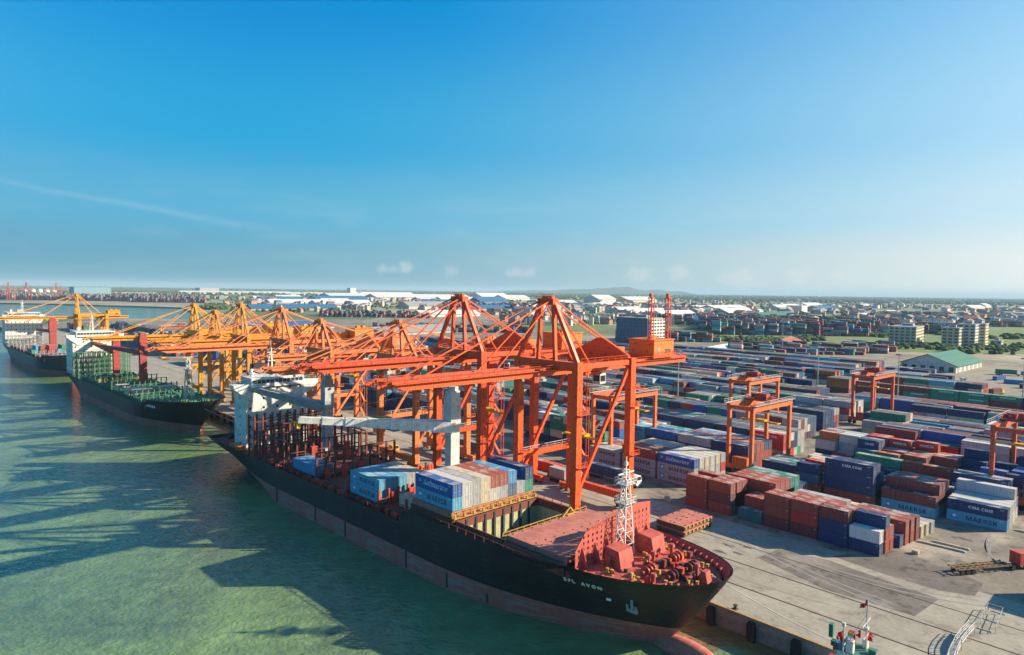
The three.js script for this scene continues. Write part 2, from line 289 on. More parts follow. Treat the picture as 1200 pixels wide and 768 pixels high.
for (const [n, pts] of [['asphalt_patch', [[130.4, -66.8], [138.4, -66.2], [140.2, -56.5], [137.4, -35.9], [126.7, -36.6], [125.6, -51.2]]], ['asphalt_patch', [[143, -57.1], [157.1, -50.3], [155.8, -41.3], [151.5, -32.4], [143.7, -32], [141.4, -37], [141.5, -46.1]]]]) sheet(n, pts, QY + 0.004, M.patch, 30);
for (const [x, z, r] of [[128.9, -43.2, 0.55], [127.4, -56.5, 0.45], [127.4, -73.5, 0.9], [129.4, -70.8, 0.8], [132, -74, 1.1], [134, -71, 0.7], [158, -108, 2.2], [161, -100, 1.6], [170, -40, 0.9], [176, -42, 1.2]]) { // oil stains with ragged outlines
  const pts = []; for (let i = 0; i < 18; i++) { const a = i / 18 * 2 * Math.PI, q = r * between(0.55, 1.25); pts.push([x + q * Math.cos(a) * 0.7, z + q * Math.sin(a) * 1.7]); }
  sheet('oil_stain', pts, QY + 0.008, Object.assign(M.oil ??= paint(0.09, 0.085, 0.085, { rough: 0.7, wear: false })), 4);
}
{ // tyre marks swept across the apron and the yard lanes
  const tm = paint(0.24, 0.23, 0.215, { rough: 0.9, wear: false });
  for (const [x, z, a, r, l] of [[127, -40, 0.1, 90, 40], [129.2, -41, 0.1, 92, 38], [140, -30, -0.5, 40, 30], [142, -31, -0.5, 42, 28], [148, -96, 0.05, 300, 60], [150.2, -97, 0.05, 300, 55], [131, -70, 0.3, 60, 26], [160, -30, 0.9, 30, 22], [162, -31, 0.9, 32, 22], [137, -100, 0, 400, 70], [170, -36, 1.2, 40, 18], [152, -150, 0, 500, 80], [154, -151, 0, 500, 80], [120, -48, -0.2, 70, 30]]) {
    const L = [], R = []; let px = x, pz = z, d = a; for (let i = 0; i <= 16; i++) { const w = 0.17 + 0.1 * hash2(i, Math.round(x * 7), 3); L.push([px - w * Math.cos(d), pz - w * Math.sin(d)]); R.unshift([px + w * Math.cos(d), pz + w * Math.sin(d)]); px += Math.sin(d) * l / 16; pz -= Math.cos(d) * l / 16; d += l / 16 / r; }
    sheet('tyre_mark', [...L, ...R], QY + 0.012, tm, 4);
  }
}
// roads, fields and open ground farther inland
sheet('truck_park', [[395, 40], [640, 40], [640, -200], [560, -230], [400, -60]], QY + 0.01, M.road, 60);
sheet('inland_road', [[700, -700], [1010, -590], [1400, -300], [1400, -285], [1000, -572], [700, -684]], QY + 0.03, M.road, 60);
sheet('inland_road', [[640, 40], [660, 40], [640, -210], [470, -560], [300, -900], [285, -900], [455, -560], [622, -210]], QY + 0.035, M.road, 60);
sheet('meadow', [[700, -250], [800, -150], [1500, -60], [1500, -330], [1050, -430], [820, -560], [640, -480]], QY + 0.02, M.grass, 120);
sheet('bare_ground', [[560, -560], [800, -700], [820, -960], [420, -1150], [200, -1200], [146.5, -1080], [146.5, -900]], QY + 0.02, M.yard, 90);
sheet('meadow', [[690, -600], [860, -680], [900, -800], [760, -860], [640, -700]], QY + 0.04, M.grass, 160);
sheet('meadow', [[640, -2700], [1900, -3400], [2600, -4600], [1700, -5600], [900, -4300]], QY + 0.05, M.grass, 300);
sheet('bare_ground', [[640, -900], [1000, -1050], [1500, -1500], [1300, -1700], [800, -1250], [560, -980]], QY + 0.03, M.road, 160);
// ================================================================ ship-to-shore cranes
function quayCrane({ z, label, half = 9.65, legTop = 41.5, boomY = 38, apex = 55.8, tip = 70, back = 168, main, house, trolleyX = 96, drop = 12, leg = 1.8, masts = false, span = 19.5, houseX = 156, boomUp = false, gable = true }) {
  const t = thing('ship_to_shore_crane', label, 'crane', [124.75, QY, z], 0, 'ship-to-shore cranes along the quay');
  const ox = 124.75, Y = (y) => y - QY, X = (x) => x - ox, S = X(115), L = S + span, top = Y(legTop), by = Y(boomY), ap = Y(apex);
  // running gear: a bogie at each foot, a sill beam along each rail
  for (const x of [S, L]) {
    new Shape().span(x - 0.75, x + 0.75, 2.3, 4.1, -half - 0.9, half + 0.9).part('sill_beam', main, t);
    for (const s of [-1, 1]) {
      const b = new Shape(); b.box(x, 1.75, s * half, 1.1, 0.9, 7.4); for (const q of [-2.2, 2.2]) b.box(x, 1.1, s * half + q, 0.9, 0.7, 3.0);
      const bg = b.part('bogie', main, t);
      for (const q of [-3.1, -1.3, 1.3, 3.1]) new Shape().pole(V(x - 0.35, 0.42, s * half + q), V(x + 0.35, 0.42, s * half + q), 0.4, 0.4, 10).part('wheel', M.steelDark, bg);
    }
  }
  for (const x of [S, L]) for (const s of [-1, 1]) {
    const g = new Shape().span(x - leg / 2, x + leg / 2, 4.1, top, s * half - leg / 2, s * half + leg / 2); for (let y = 9; y < top - 2; y += 8.2) g.box(x, y, s * half, leg + 0.16, 0.25, leg + 0.16);
    const lg = g.part('leg', x === S ? main : main, t);
    const ld = new Shape().bar(V(x + leg / 2 + 0.25, 5, s * half - 0.25), V(x + leg / 2 + 0.25, top, s * half - 0.25), 0.09).bar(V(x + leg / 2 + 0.25, 5, s * half + 0.25), V(x + leg / 2 + 0.25, top, s * half + 0.25), 0.09); for (let y = 5.5; y < top; y += 1.2) ld.bar(V(x + leg / 2 + 0.25, y, s * half - 0.25), V(x + leg / 2 + 0.25, y, s * half + 0.25), 0.07);
    ld.part('ladder', main, lg);
  }
  for (const x of [S, L]) new Shape().span(x - 0.8, x + 0.8, top - 2.1, top - 0.1, -half + leg / 2, half - leg / 2).part('portal_beam', main, t);
  for (const s of [-1, 1]) {
    new Shape().span(S + leg / 2, L - leg / 2, top - 1.6, top - 0.4, s * half - 0.5, s * half + 0.5).part('tie_beam', main, t);
    new Shape().bar(V(L - 0.9, top - 2.2, s * half), V(S + 0.9, 8.2, s * half), 0.75, 0.75).part('diagonal_brace', main, t);
  }
  { // low cross tie with a walkway on the far side
    const b = new Shape().span(S + leg / 2, L - leg / 2, 12.4, 13.8, -half - 0.5, -half + 0.5).part('tie_beam', main, t);
    new Shape().rail([V(S + 1, 13.8, -half + 0.45), V(L - 1, 13.8, -half + 0.45)], 1.1, 0.09).part('handrail', M.offWhite, b);
  }
  // boom and girder: two boxes with a grated walkway between and handrails outside
  const x0 = X(tip), x1 = X(back), boom = new THREE.Group(); boom.name = 'boom'; t.add(boom);
  for (const s of [-1, 1]) new Shape().prism([[x0 + 3, by], [x1, by], [x1, by + 1.9], [x0, by + 1.9], [x0, by + 1.2]], s * 2.7 - 0.55, s * 2.7 + 0.55).part('girder', main, boom);
  for (let x = x0 + 0.6; x < x1; x += 5.5) new Shape().box(x, by + 0.9, 0, 0.5, 1.2, 4.3).part('cross_beam', main, boom);
  new Shape().span(x0 + 0.2, x1, by + 1.55, by + 1.62, -1.6, 1.6).span(x0 + 0.2, x1, by + 1.35, by + 1.43, 3.25, 4.1).part('walkway', main, boom);
  new Shape().rail([V(x0, by + 1.43, 4.05), V(x1, by + 1.43, 4.05)], 1.1, 0.08, 4).rail([V(x0, by + 1.62, -1.6), V(x0, by + 1.62, 1.6), V(x0 + 6, by + 1.62, 1.6)], 1.2, 0.08, 2).part('handrail', main, boom);
  { const k = new Shape(); for (const s of [-1, 1]) k.bar(V(x0 + 0.3, by + 1.9, s * 2.7), V(x0 - 2.6, by + 0.9, s * 2.2), 0.35, 0.5); k.bar(V(x0 - 2.6, by + 0.9, -2.4), V(x0 - 2.6, by + 0.9, 2.4), 0.3).rail([V(x0 - 2.5, by + 0.9, -2.3), V(x0 - 2.5, by + 0.9, 2.3)], 1.1, 0.09, 1.2); k.part('boom_end_platform', main, boom); }
  // pylon over the river-side legs
  for (const s of [-1, 1]) {
    new Shape().bar(V(S, top - 0.2, s * half), V(S, ap - 0.6, s * 1.9), 0.8, 0.95).part('pylon_leg', main, t);
    new Shape().bar(V(S - 0.2, by + 1.9, s * 2.9), V(S - 0.2, ap - 0.8, s * 2.0), 0.8, 0.8).part('pylon_column', main, t);
  }
  new Shape().span(S - 1, S + 1, ap - 1.4, ap, -2.6, 2.6).box(S, ap + 0.35, 0, 0.9, 0.7, 3.2).rail([V(S - 1, ap, -2.4), V(S - 1, ap, 2.4)], 1, 0.09, 1.2).part('pylon_head', main, t);
  new Shape().span(S - 0.5, S + 0.5, by + 1.9, by + 3.2, -half + 0.5, half - 0.5).part('pylon_cross_beam', main, t);
  // stays
  const f1 = mix(S, x0, 0.42), f2 = mix(S, x0, 0.86), gx = L, gy = gable ? top + 4.4 : by + 2;
  for (const s of [-1, 1]) {
    new Shape().bar(V(S - 0.6, ap - 0.6, s * 1.7), V(f1, by + 1.9, s * 2.7), 0.24, 0.3).part('forestay', main, t);
    new Shape().bar(V(S - 0.6, ap - 0.3, s * 1.7), V(f2, by + 1.9, s * 2.7), 0.24, 0.3).part('forestay', main, t);
    new Shape().bar(V(S + 0.6, ap - 0.4, s * 1.7), V(gx, gy - 0.2, s * 0.8), 0.3, 0.34).part('backstay', main, t);
    new Shape().bar(V(S + 0.6, ap - 0.8, s * 1.7), V(mix(S, L, 0.62), by + 1.9, s * 2.7), 0.26, 0.3).part('backstay', main, t);
  }
  if (gable) new Shape().prismX([[-half + 0.6, top - 0.1], [half - 0.6, top - 0.1], [half - 0.6, top + 0.5], [0.9, top + 4.4], [-0.9, top + 4.4], [-half + 0.6, top + 0.5]], L - 0.45, L + 0.45).part('gable_frame', main, t);
  // machinery house at the landward end, an electrics cabin nearer the legs
  const hx = X(houseX), mh = new Shape().span(hx - 4.5, hx + 4.5, by + 2.5, by + 6.6, -4.2, 4.2).part('machinery_house', house, t);
  new Shape().span(hx - 4.8, hx + 4.8, by + 6.6, by + 6.85, -4.5, 4.5).box(hx - 1.5, by + 7.25, 1.2, 1.6, 0.8, 1.6).box(hx + 2.4, by + 7.2, -1.4, 1.2, 0.7, 2.2).part('roof', house, mh);
  new Shape().span(hx - 5.4, hx + 5.4, by + 1.95, by + 2.5, -4.8, 4.8).part('floor_frame', main, mh);
  new Shape().span(hx - 2.8, hx - 1.8, by + 2.6, by + 4.7, 4.2, 4.26).part('door', M.steelGrey, mh);
  new Shape().span(hx + 0.6, hx + 3.2, by + 3.2, by + 4.2, 4.2, 4.26).part('louvre', M.steelDark, mh);
  new Shape().span(X(141), X(145), by + 2.1, by + 5, -3.6, -0.6).part('electrics_cabin', house, t);
  new Shape().rail([V(hx - 5.3, by + 2.5, 4.75), V(hx + 5.3, by + 2.5, 4.75), V(hx + 5.3, by + 2.5, -4.75)], 1.1, 0.09, 2).part('handrail', main, t);
  if (masts) for (const [q, s] of [[-3.9, 2.6], [3.9, 2.6]]) {
    const m = new Shape(), r = 0.5; for (const [a, b] of [[-r, -r], [r, -r], [r, r], [-r, r]]) m.bar(V(hx + q + a, by + 6.8, s + b), V(hx + q + a, by + 18, s + b), 0.16);
    for (let y = 8; y < 18; y += 1.5) m.bar(V(hx + q - r, by + y, s - r), V(hx + q + r, by + y + 1.3, s + r), 0.13).bar(V(hx + q + r, by + y, s - r), V(hx + q - r, by + y + 1.3, s + r), 0.13);
    m.box(hx + q, by + 18.1, s, 1.4, 0.3, 1.4).box(hx + q - 0.3, by + 18.8, s, 0.6, 1.0, 0.8); m.part('lattice_mast', M.craneRed, t);
  }
  // handrails on the beams, festoon cables under the girder, floodlights, leg platforms
  for (const x of [S, L]) new Shape().rail([V(x - 0.75, top - 0.1, -half + 1), V(x - 0.75, top - 0.1, half - 1)], 1.1, 0.07, 2).part('handrail', main, t);
  for (const s of [-1, 1]) new Shape().rail([V(S + 1.2, top - 0.4, s * half), V(L - 1.2, top - 0.4, s * half)], 1.1, 0.07, 2.4).part('handrail', main, t);
  { const c = new Shape(); let a = x0 + 4; while (a < x1 - 6) { const pts = []; for (let i = 0; i <= 6; i++) pts.push(V(a + i * 0.45, by - 0.2 - 1.5 * Math.sin(i / 6 * Math.PI), -3.5)); c.add(new THREE.TubeGeometry(new THREE.CatmullRomCurve3(pts), 8, 0.06, 4)); a += a > 6 ? 2.9 : 5.6; } c.part('festoon_cable', M.rope, t); }
  for (const a of [0.15, 0.45, 0.75]) for (const s of [-1, 1]) new Shape().box(mix(x0, S, a), by - 0.3, s * 3.5, 0.6, 0.5, 0.5).part('floodlight', M.steelGrey, boom);
  for (const x of [S, L]) for (const s of [-1, 1]) for (const y of [14, 26]) new Shape().span(x - leg / 2 - 0.1, x + leg / 2 + 1.2, y, y + 0.1, s * half + leg / 2, s * half + leg / 2 + 0.9).rail([V(x - leg / 2, y + 0.1, s * half + leg / 2 + 0.85), V(x + leg / 2 + 1.1, y + 0.1, s * half + leg / 2 + 0.85)], 1.1, 0.08, 1).part('leg_platform', main, t);
  { const w = new Shape(); for (const q of [-0.8, 0.8]) w.bar(V(S - 0.4, ap - 0.2, q), V(x0 + 2, by + 2, q * 1.6), 0.07); w.part('boom_hoist_rope', M.rope, t); }
  // trolley, driver's cabin, hoist ropes and spreader
  const tx = X(trolleyX), tr = new Shape().span(tx - 3, tx + 3, by - 0.9, by - 0.15, -3.4, 3.4).box(tx, by + 0.6, 0, 2.2, 0.9, 2.6).part('trolley', main, t);
  const cab = new Shape().span(tx + 3.1, tx + 5.3, by - 3.5, by - 0.9, 0.4, 2.8).part('driver_cabin', M.offWhite, t);
  new Shape().span(tx + 3.05, tx + 3.1, by - 2.9, by - 1.4, 0.6, 2.6).span(tx + 3.3, tx + 5.1, by - 2.9, by - 1.4, 2.8, 2.85).part('window', M.glass, cab);
  const sy = by - drop, rp = new Shape(); for (const a of [-1, 1]) for (const b of [-1, 1]) rp.bar(V(tx + a, by - 0.9, b * 2), V(tx + a, sy + 1, b * 2), 0.08);
  rp.part('hoist_rope', M.rope, t);
  new Shape().box(tx, sy + 0.75, 0, 2.2, 0.5, 3.4).box(tx, sy + 0.25, 0, 1, 0.4, 12).box(tx, sy + 0.15, 5.9, 2.44, 0.3, 0.4).box(tx, sy + 0.15, -5.9, 2.44, 0.3, 0.4).part('spreader', M.yellow, t);
  { // stair tower on the landward leg
    const s = new Shape(), qx = L + 1.6; for (let k = 0, y = 4.5; y < top - 3; y += 3, k++) { const a = k % 2 ? 1 : -1; s.bar(V(qx, y, -half + 2 - a * 1.4), V(qx, y + 3, -half + 2 + a * 1.4), 0.7, 0.12).box(qx, y + 3, -half + 2 + a * 1.9, 0.9, 0.1, 1); }
    for (const [a, b] of [[-0.5, -2.3], [0.5, -2.3], [0.5, 2.3], [-0.5, 2.3]]) s.bar(V(qx + a, 4.2, -half + 2 + b), V(qx + a, top - 2, -half + 2 + b), 0.12);
    s.part('stair_tower', main, t);
  }
  return t;
}
quayCrane({ z: -113, label: 'bright orange crane over the hold nearest the bow', main: M.craneOrange, house: M.houseOrange, masts: true, tip: 70, trolleyX: 128, drop: 17 });
quayCrane({ z: -146.8, label: 'bright orange crane second from the bow of the black ship', main: M.craneRed, house: M.houseOrange, tip: 70.5, trolleyX: 126, drop: 15, half: 9.75 });
quayCrane({ z: -177.2, label: 'pale orange crane holding a blue container over the apron', main: M.cranePale, house: M.cranePale, half: 10, legTop: 37.5, boomY: 34.2, apex: 47.6, tip: 74, trolleyX: 111, drop: 16.4, leg: 1.6, back: 163, houseX: 152 });
quayCrane({ z: -261, label: 'faded orange crane above the stern of the black ship', main: M.cranePale, house: M.craneAmber, half: 8.6, legTop: 37.5, boomY: 34, apex: 49.2, tip: 69, trolleyX: 130, drop: 8, leg: 1.5, span: 20, back: 165, houseX: 150 });
quayCrane({ z: -228, label: 'faded orange crane between two pale cranes at the black stern', main: M.cranePale, house: M.cranePale, half: 8.4, legTop: 36, boomY: 32.4, apex: 46, tip: 94, trolleyX: 128, drop: 8, leg: 1.4, gable: true, houseX: 148, back: 160 });
quayCrane({ z: -303, label: 'amber crane over the bow of the green-decked ship', main: M.craneAmber, house: M.craneYellow, half: 8.6, legTop: 36.5, boomY: 33, apex: 50, tip: 90, trolleyX: 128, drop: 9, leg: 1.5, gable: false, houseX: 146 });
quayCrane({ z: -365, label: 'yellow crane at the middle of the green-decked ship', main: M.craneYellow, house: M.craneYellow, half: 8.8, legTop: 35.5, boomY: 31.5, apex: 48.4, tip: 69, trolleyX: 100, drop: 10, leg: 1.7, gable: false });
quayCrane({ z: -335, label: 'amber crane with short boom beside the yellow crane', main: M.craneAmber, house: M.craneYellow, half: 8.2, legTop: 34.5, boomY: 31, apex: 46, tip: 88, trolleyX: 126, drop: 9, leg: 1.5, gable: true, houseX: 147, back: 160 });
quayCrane({ z: -655, label: 'yellow crane with big square machinery house at the farthest ship', main: M.craneYellow, house: M.craneYellow, half: 8.8, legTop: 34, boomY: 30, apex: 50, tip: 58, trolleyX: 96, drop: 10, leg: 2.1, gable: false, houseX: 141, back: 152 });

// ================================================================ rubber-tyred yard gantries
function yardGantry(x, z, label, main, { span = 23.5, base = 7.5, h = 21 } = {}) {
  const t = thing('yard_gantry_crane', label, 'gantry crane', [x + span / 2, QY, z - base / 2], 0, 'rubber-tyred gantries over the container blocks');
  const S = -span / 2, L = span / 2, q = base / 2;
  for (const a of [S, L]) {
    const sill = new Shape().span(a - 0.6, a + 0.6, 1.5, 2.9, -q - 1.6, q + 1.6).part('sill_beam', main, t);
    if (a === S) new Shape().span(a - 0.2, a + 1.5, 2.95, 5, -2.4, 2.4).part('engine_housing', main, sill);
    for (const s of [-1, 1]) {
      const w = new Shape(); for (const d of [-0.9, 0.9]) w.pole(V(a - 0.3, 0.78, s * q + d), V(a + 0.3, 0.78, s * q + d), 0.78, 0.78, 14); w.part('wheel_pair', M.rubber, t);
      new Shape().span(a - 0.55, a + 0.55, 2.9, h - 1.9, s * q - 0.5, s * q + 0.5).part('leg', main, t);
    }
  }
  for (const s of [-1, 1]) {
    const g = new Shape().span(S - 0.7, L + 0.7, h - 1.9, h, s * q - 0.6, s * q + 0.6).part('girder', main, t);
    new Shape().span(S - 0.7, L + 0.7, h, h + 0.06, s * (q + 0.65), s * (q + 1.5)).rail([V(S - 0.6, h, s * (q + 1.45)), V(L + 0.6, h, s * (q + 1.45))], 1.1, 0.08, 2.2).part('walkway', M.offWhite, g);
  }
  for (const a of [S, L]) new Shape().span(a - 0.35, a + 0.35, h - 1.6, h - 0.4, -q + 0.6, q - 0.6).part('end_tie', main, t);
  const tx = between(-2, 5), tr = new Shape().span(tx - 2.6, tx + 2.6, h + 0.15, h + 0.75, -q - 0.5, q + 0.5).box(tx - 0.8, h + 1.6, 1.2, 2.2, 1.7, 3).box(tx + 1.3, h + 1.3, -2.2, 1.6, 1.2, 2.4).rail([V(tx - 2.5, h + 0.75, q), V(tx + 2.5, h + 0.75, q), V(tx + 2.5, h + 0.75, -q), V(tx - 2.5, h + 0.75, -q)], 1.1, 0.1, 1.6);
  for (let k = 0; k < 9; k++) tr.box(tx + between(-2.2, 2.2), h + 1.1, between(-q, q), between(0.3, 0.9), between(0.6, 1.4), between(0.3, 1));
  tr.part('trolley', M.shipRed, t);
  const cab = new Shape().span(tx + 2.2, tx + 4, h - 4.3, h - 1.95, -1, 1).part('driver_cabin', M.offWhite, t);
  new Shape().span(tx + 2.15, tx + 2.2, h - 3.7, h - 2.4, -0.9, 0.9).span(tx + 2.4, tx + 3.8, h - 3.7, h - 2.4, 1, 1.05).part('window', M.glass, cab);
  const sy = h - 6.5, rp = new Shape(); for (const a of [-1, 1]) for (const b of [-1, 1]) rp.bar(V(tx + a * 0.9, h + 0.15, b * 1.8), V(tx + a * 0.9, sy + 0.7, b * 1.8), 0.07);
  rp.part('hoist_rope', M.rope, t);
  new Shape().box(tx, sy + 0.5, 0, 2, 0.5, 3.6).box(tx, sy + 0.15, 0, 0.8, 0.35, 12).box(tx, sy + 0.1, 5.9, 2.4, 0.3, 0.4).box(tx, sy + 0.1, -5.9, 2.4, 0.3, 0.4).part('spreader', M.yellow, t);
  const ld = new Shape(); for (const b of [-0.22, 0.22]) ld.bar(V(S - 0.85, 3, q + b), V(S - 0.85, h - 1, q + b), 0.08); for (let y = 3.4; y < h - 1; y += 0.8) ld.bar(V(S - 0.85, y, q - 0.22), V(S - 0.85, y, q + 0.22), 0.06); for (let y = 6; y < h; y += 4.5) ld.bar(V(S - 0.85, y, q), V(S - 0.5, y, q), 0.1); ld.part('ladder', main, t);
}
yardGantry(187.5, -99, 'orange yard gantry standing in front of a twin behind the brown stacks', M.yardOrange);
yardGantry(242.5, -130, 'orange yard gantry standing behind its twin', M.yardOrange);
yardGantry(300, -106, 'lone orange yard gantry beside the slender light mast', M.yardRed);
yardGantry(211, -37.2, 'red-orange yard gantry beyond the stack lettered in white', M.yardRed);
yardGantry(170, -138, 'orange yard gantry seen between the legs of the quay crane', M.yardOrange);
yardGantry(172, -560, 'small red gantry beyond the yellow cranes', M.yardRed, { h: 19 });
yardGantry(176, -640, 'farthest red gantry near the end of the quay', M.yardRed, { h: 19 });
// ================================================================ containers
const C20 = 6.06, C40 = 12.19, CW = 2.44, CH = 2.6;
const paintOf = { navy: [0.008, 0.04, 0.135], blue: [0.012, 0.1, 0.36], slate: [0.05, 0.11, 0.21], lightblue: [0.08, 0.36, 0.54], grey: [0.36, 0.37, 0.38], palegrey: [0.5, 0.51, 0.5], brown: [0.31, 0.068, 0.045], maroon: [0.17, 0.04, 0.045], red: [0.48, 0.04, 0.03], green: [0.01, 0.24, 0.15], teal: [0.015, 0.16, 0.17], cream: [0.55, 0.48, 0.33], orange: [0.5, 0.15, 0.045], white: [0.68, 0.68, 0.66], sky: [0.04, 0.27, 0.5] };
const lookOf = { // kind: paint, lettering, ink, words for a label
  navy_plain: ['navy', '', '', 'navy blue'], navy_cma: ['navy', 'CMA CGM', '#dfe6ea', 'navy blue white-lettered'], blue_plain: ['blue', '', '', 'bright blue'], blue_script: ['blue', 'Safmarine', '#e8f0f6', 'bright blue script-lettered'], slate_plain: ['slate', '', '', 'slate blue'], light_maersk: ['lightblue', 'MAERSK', '#14324a', 'light blue dark-lettered'], grey_maersk: ['grey', 'MAERSK', '#26282c', 'grey dark-lettered'], grey_plain: ['grey', '', '', 'grey'], pale_plain: ['palegrey', '', '', 'pale grey'], brown_plain: ['brown', '', '', 'rust brown'], brown_logo: ['brown', 'TRITON', '#c9b9a8', 'rust brown lettered'], maroon_plain: ['maroon', '', '', 'maroon'], red_sud: ['red', 'HAMBURG SÜD', '#f1e8e4', 'bright red lettered'], red_plain: ['red', '', '', 'bright red'], green_ever: ['green', 'EVERGREEN', '#d8efe4', 'green white-lettered'], green_plain: ['green', '', '', 'green'], teal_plain: ['teal', '', '', 'dark teal'], cream_plain: ['cream', '', '', 'cream'], orange_plain: ['orange', '', '', 'orange'], white_plain: ['white', '', '', 'white'], sky_plain: ['sky', '', '', 'sky blue'],
};
lookOf.brown_logo[1] = ''; // no readable lettering on these
const srgbOf = (c) => c.map((v) => Math.round(255 * (v <= 0.0031308 ? v * 12.92 : 1.055 * Math.pow(v, 1 / 2.4) - 0.055)));
function sideMap(kind) {                                // paint, faint wear and lettering of a container's long side
  const [p, text, ink] = lookOf[kind], W = 512, H = 112, cv = document.createElement('canvas'); cv.width = W; cv.height = H;
  const g = cv.getContext('2d'), [r, gg, b] = srgbOf(paintOf[p]), q = makeRandom(kind.length * 977 + kind.charCodeAt(0) * 31 + kind.charCodeAt(kind.length - 2));
  g.fillStyle = `rgb(${r},${gg},${b})`; g.fillRect(0, 0, W, H);
  for (let i = 0; i < 120; i++) { const k = q() < 0.5 ? 0 : 255; g.fillStyle = `rgba(${k},${k},${k},${0.02 + 0.05 * q()})`; const w = 1 + q() * 10; g.fillRect(q() * W, q() * 30, w, 20 + q() * 90); }
  for (let i = 0; i < 26; i++) { g.fillStyle = `rgba(90,45,25,${0.1 + 0.25 * q()})`; g.fillRect(q() * W, H - q() * q() * H, 1 + q() * 5, 1 + q() * 12); }
  g.textBaseline = 'middle'; g.textAlign = 'center'; g.fillStyle = ink || '#ffffff';
  if (text === 'MAERSK') { g.fillStyle = '#2f8fc4'; g.fillRect(38, 26, 62, 62); g.fillStyle = '#e9f3f8'; g.beginPath(); for (let i = 0; i < 14; i++) { const a = i / 14 * 2 * Math.PI - Math.PI / 2, rr = i % 2 ? 11 : 25; g[i ? 'lineTo' : 'moveTo'](69 + rr * Math.cos(a), 57 + rr * Math.sin(a)); } g.fill(); g.fillStyle = ink; g.font = 'bold 70px sans-serif'; g.fillText('MAERSK', 300, 60); }
  else if (text === 'CMA CGM') { g.font = 'bold 44px sans-serif'; g.fillText('CMA CGM', 290, 52); }
  else if (text === 'Safmarine') { g.font = 'italic 66px serif'; g.fillText('Safmarine', 275, 54); g.font = 'bold 40px serif'; g.fillText('S', 62, 50); }
  else if (text === 'EVERGREEN') { g.font = 'bold 46px sans-serif'; g.fillText('EVERGREEN', 290, 40); }
  else if (text) { g.font = 'bold 44px sans-serif'; g.fillText(text, 256, 52); }
  g.fillStyle = 'rgba(230,230,230,0.75)'; g.fillRect(W - 62, 12, 40, 4); g.fillRect(W - 62, 20, 28, 4);
  const t = new THREE.CanvasTexture(cv); t.colorSpace = THREE.SRGBColorSpace; t.magFilter = THREE.LinearFilter; return t;
}
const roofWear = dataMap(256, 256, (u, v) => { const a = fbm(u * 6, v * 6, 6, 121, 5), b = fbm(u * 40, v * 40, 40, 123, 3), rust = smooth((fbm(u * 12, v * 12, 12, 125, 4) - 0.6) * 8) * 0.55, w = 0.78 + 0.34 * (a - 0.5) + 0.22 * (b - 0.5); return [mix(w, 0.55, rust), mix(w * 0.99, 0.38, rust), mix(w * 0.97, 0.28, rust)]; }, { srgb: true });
const matOf = {};
for (const k of Object.keys(lookOf)) {
  const c = paintOf[lookOf[k][0]], side = new THREE.MeshStandardMaterial({ map: sideMap(k), roughness: 0.6, side: THREE.DoubleSide });
  const key = lookOf[k][0]; matOf['flat_' + key] ??= paint(...c, { rough: 0.62 });
  if (!matOf['roof_' + key]) {                          // roof paint, ragged dust and rust patches; their paleness also paints in sunlit tops
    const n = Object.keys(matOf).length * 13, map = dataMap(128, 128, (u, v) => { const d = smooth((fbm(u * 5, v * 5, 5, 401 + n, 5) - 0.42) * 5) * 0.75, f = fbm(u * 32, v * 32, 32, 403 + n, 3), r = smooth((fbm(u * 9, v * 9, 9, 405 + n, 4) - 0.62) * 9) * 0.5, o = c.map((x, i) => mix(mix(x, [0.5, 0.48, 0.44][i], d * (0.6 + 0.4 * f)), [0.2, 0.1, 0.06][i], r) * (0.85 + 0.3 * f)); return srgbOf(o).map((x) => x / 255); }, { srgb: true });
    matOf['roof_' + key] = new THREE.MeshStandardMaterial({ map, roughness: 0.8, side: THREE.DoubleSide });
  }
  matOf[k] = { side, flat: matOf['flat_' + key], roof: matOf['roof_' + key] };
}
function corrugated(len, sides) {                              // both long walls, pressed steel waves, uv 0..1 along each wall
  const pos = [], uv = [], n = Math.round((len - 0.3) / 0.42), y0 = 0.16, y1 = CH - 0.1;
  for (const s of sides) {
    const pts = []; for (let i = 0; i < n; i++) { const a = -len / 2 + 0.15 + (len - 0.3) * i / n, w = (len - 0.3) / n; pts.push([a, 0], [a + 0.36 * w, 0], [a + 0.5 * w, 0.045], [a + 0.86 * w, 0.045]); } pts.push([len / 2 - 0.15, 0]);
    for (let i = 0; i + 1 < pts.length; i++) {
      const [[za, da], [zb, db]] = [pts[i], pts[i + 1]], xa = s * (CW / 2 - 0.03 - da), xb = s * (CW / 2 - 0.03 - db), ua = s < 0 ? (za / len + 0.5) : (0.5 - za / len), ub = s < 0 ? (zb / len + 0.5) : (0.5 - zb / len);
      const q = [[xa, y0, za, ua, 0], [xb, y0, zb, ub, 0], [xb, y1, zb, ub, 1], [xa, y1, za, ua, 1]], o = s < 0 ? [0, 1, 2, 0, 2, 3] : [0, 2, 1, 0, 3, 2];
      for (const k of o) { pos.push(q[k][0], q[k][1], q[k][2]); uv.push(q[k][3], q[k][4]); }
    }
  }
  const g = new THREE.BufferGeometry(); g.setAttribute('position', new THREE.Float32BufferAttribute(pos, 3)); g.setAttribute('uv', new THREE.Float32BufferAttribute(uv, 2)); g.computeVertexNormals(); return g;
}
const boxGeo = {};
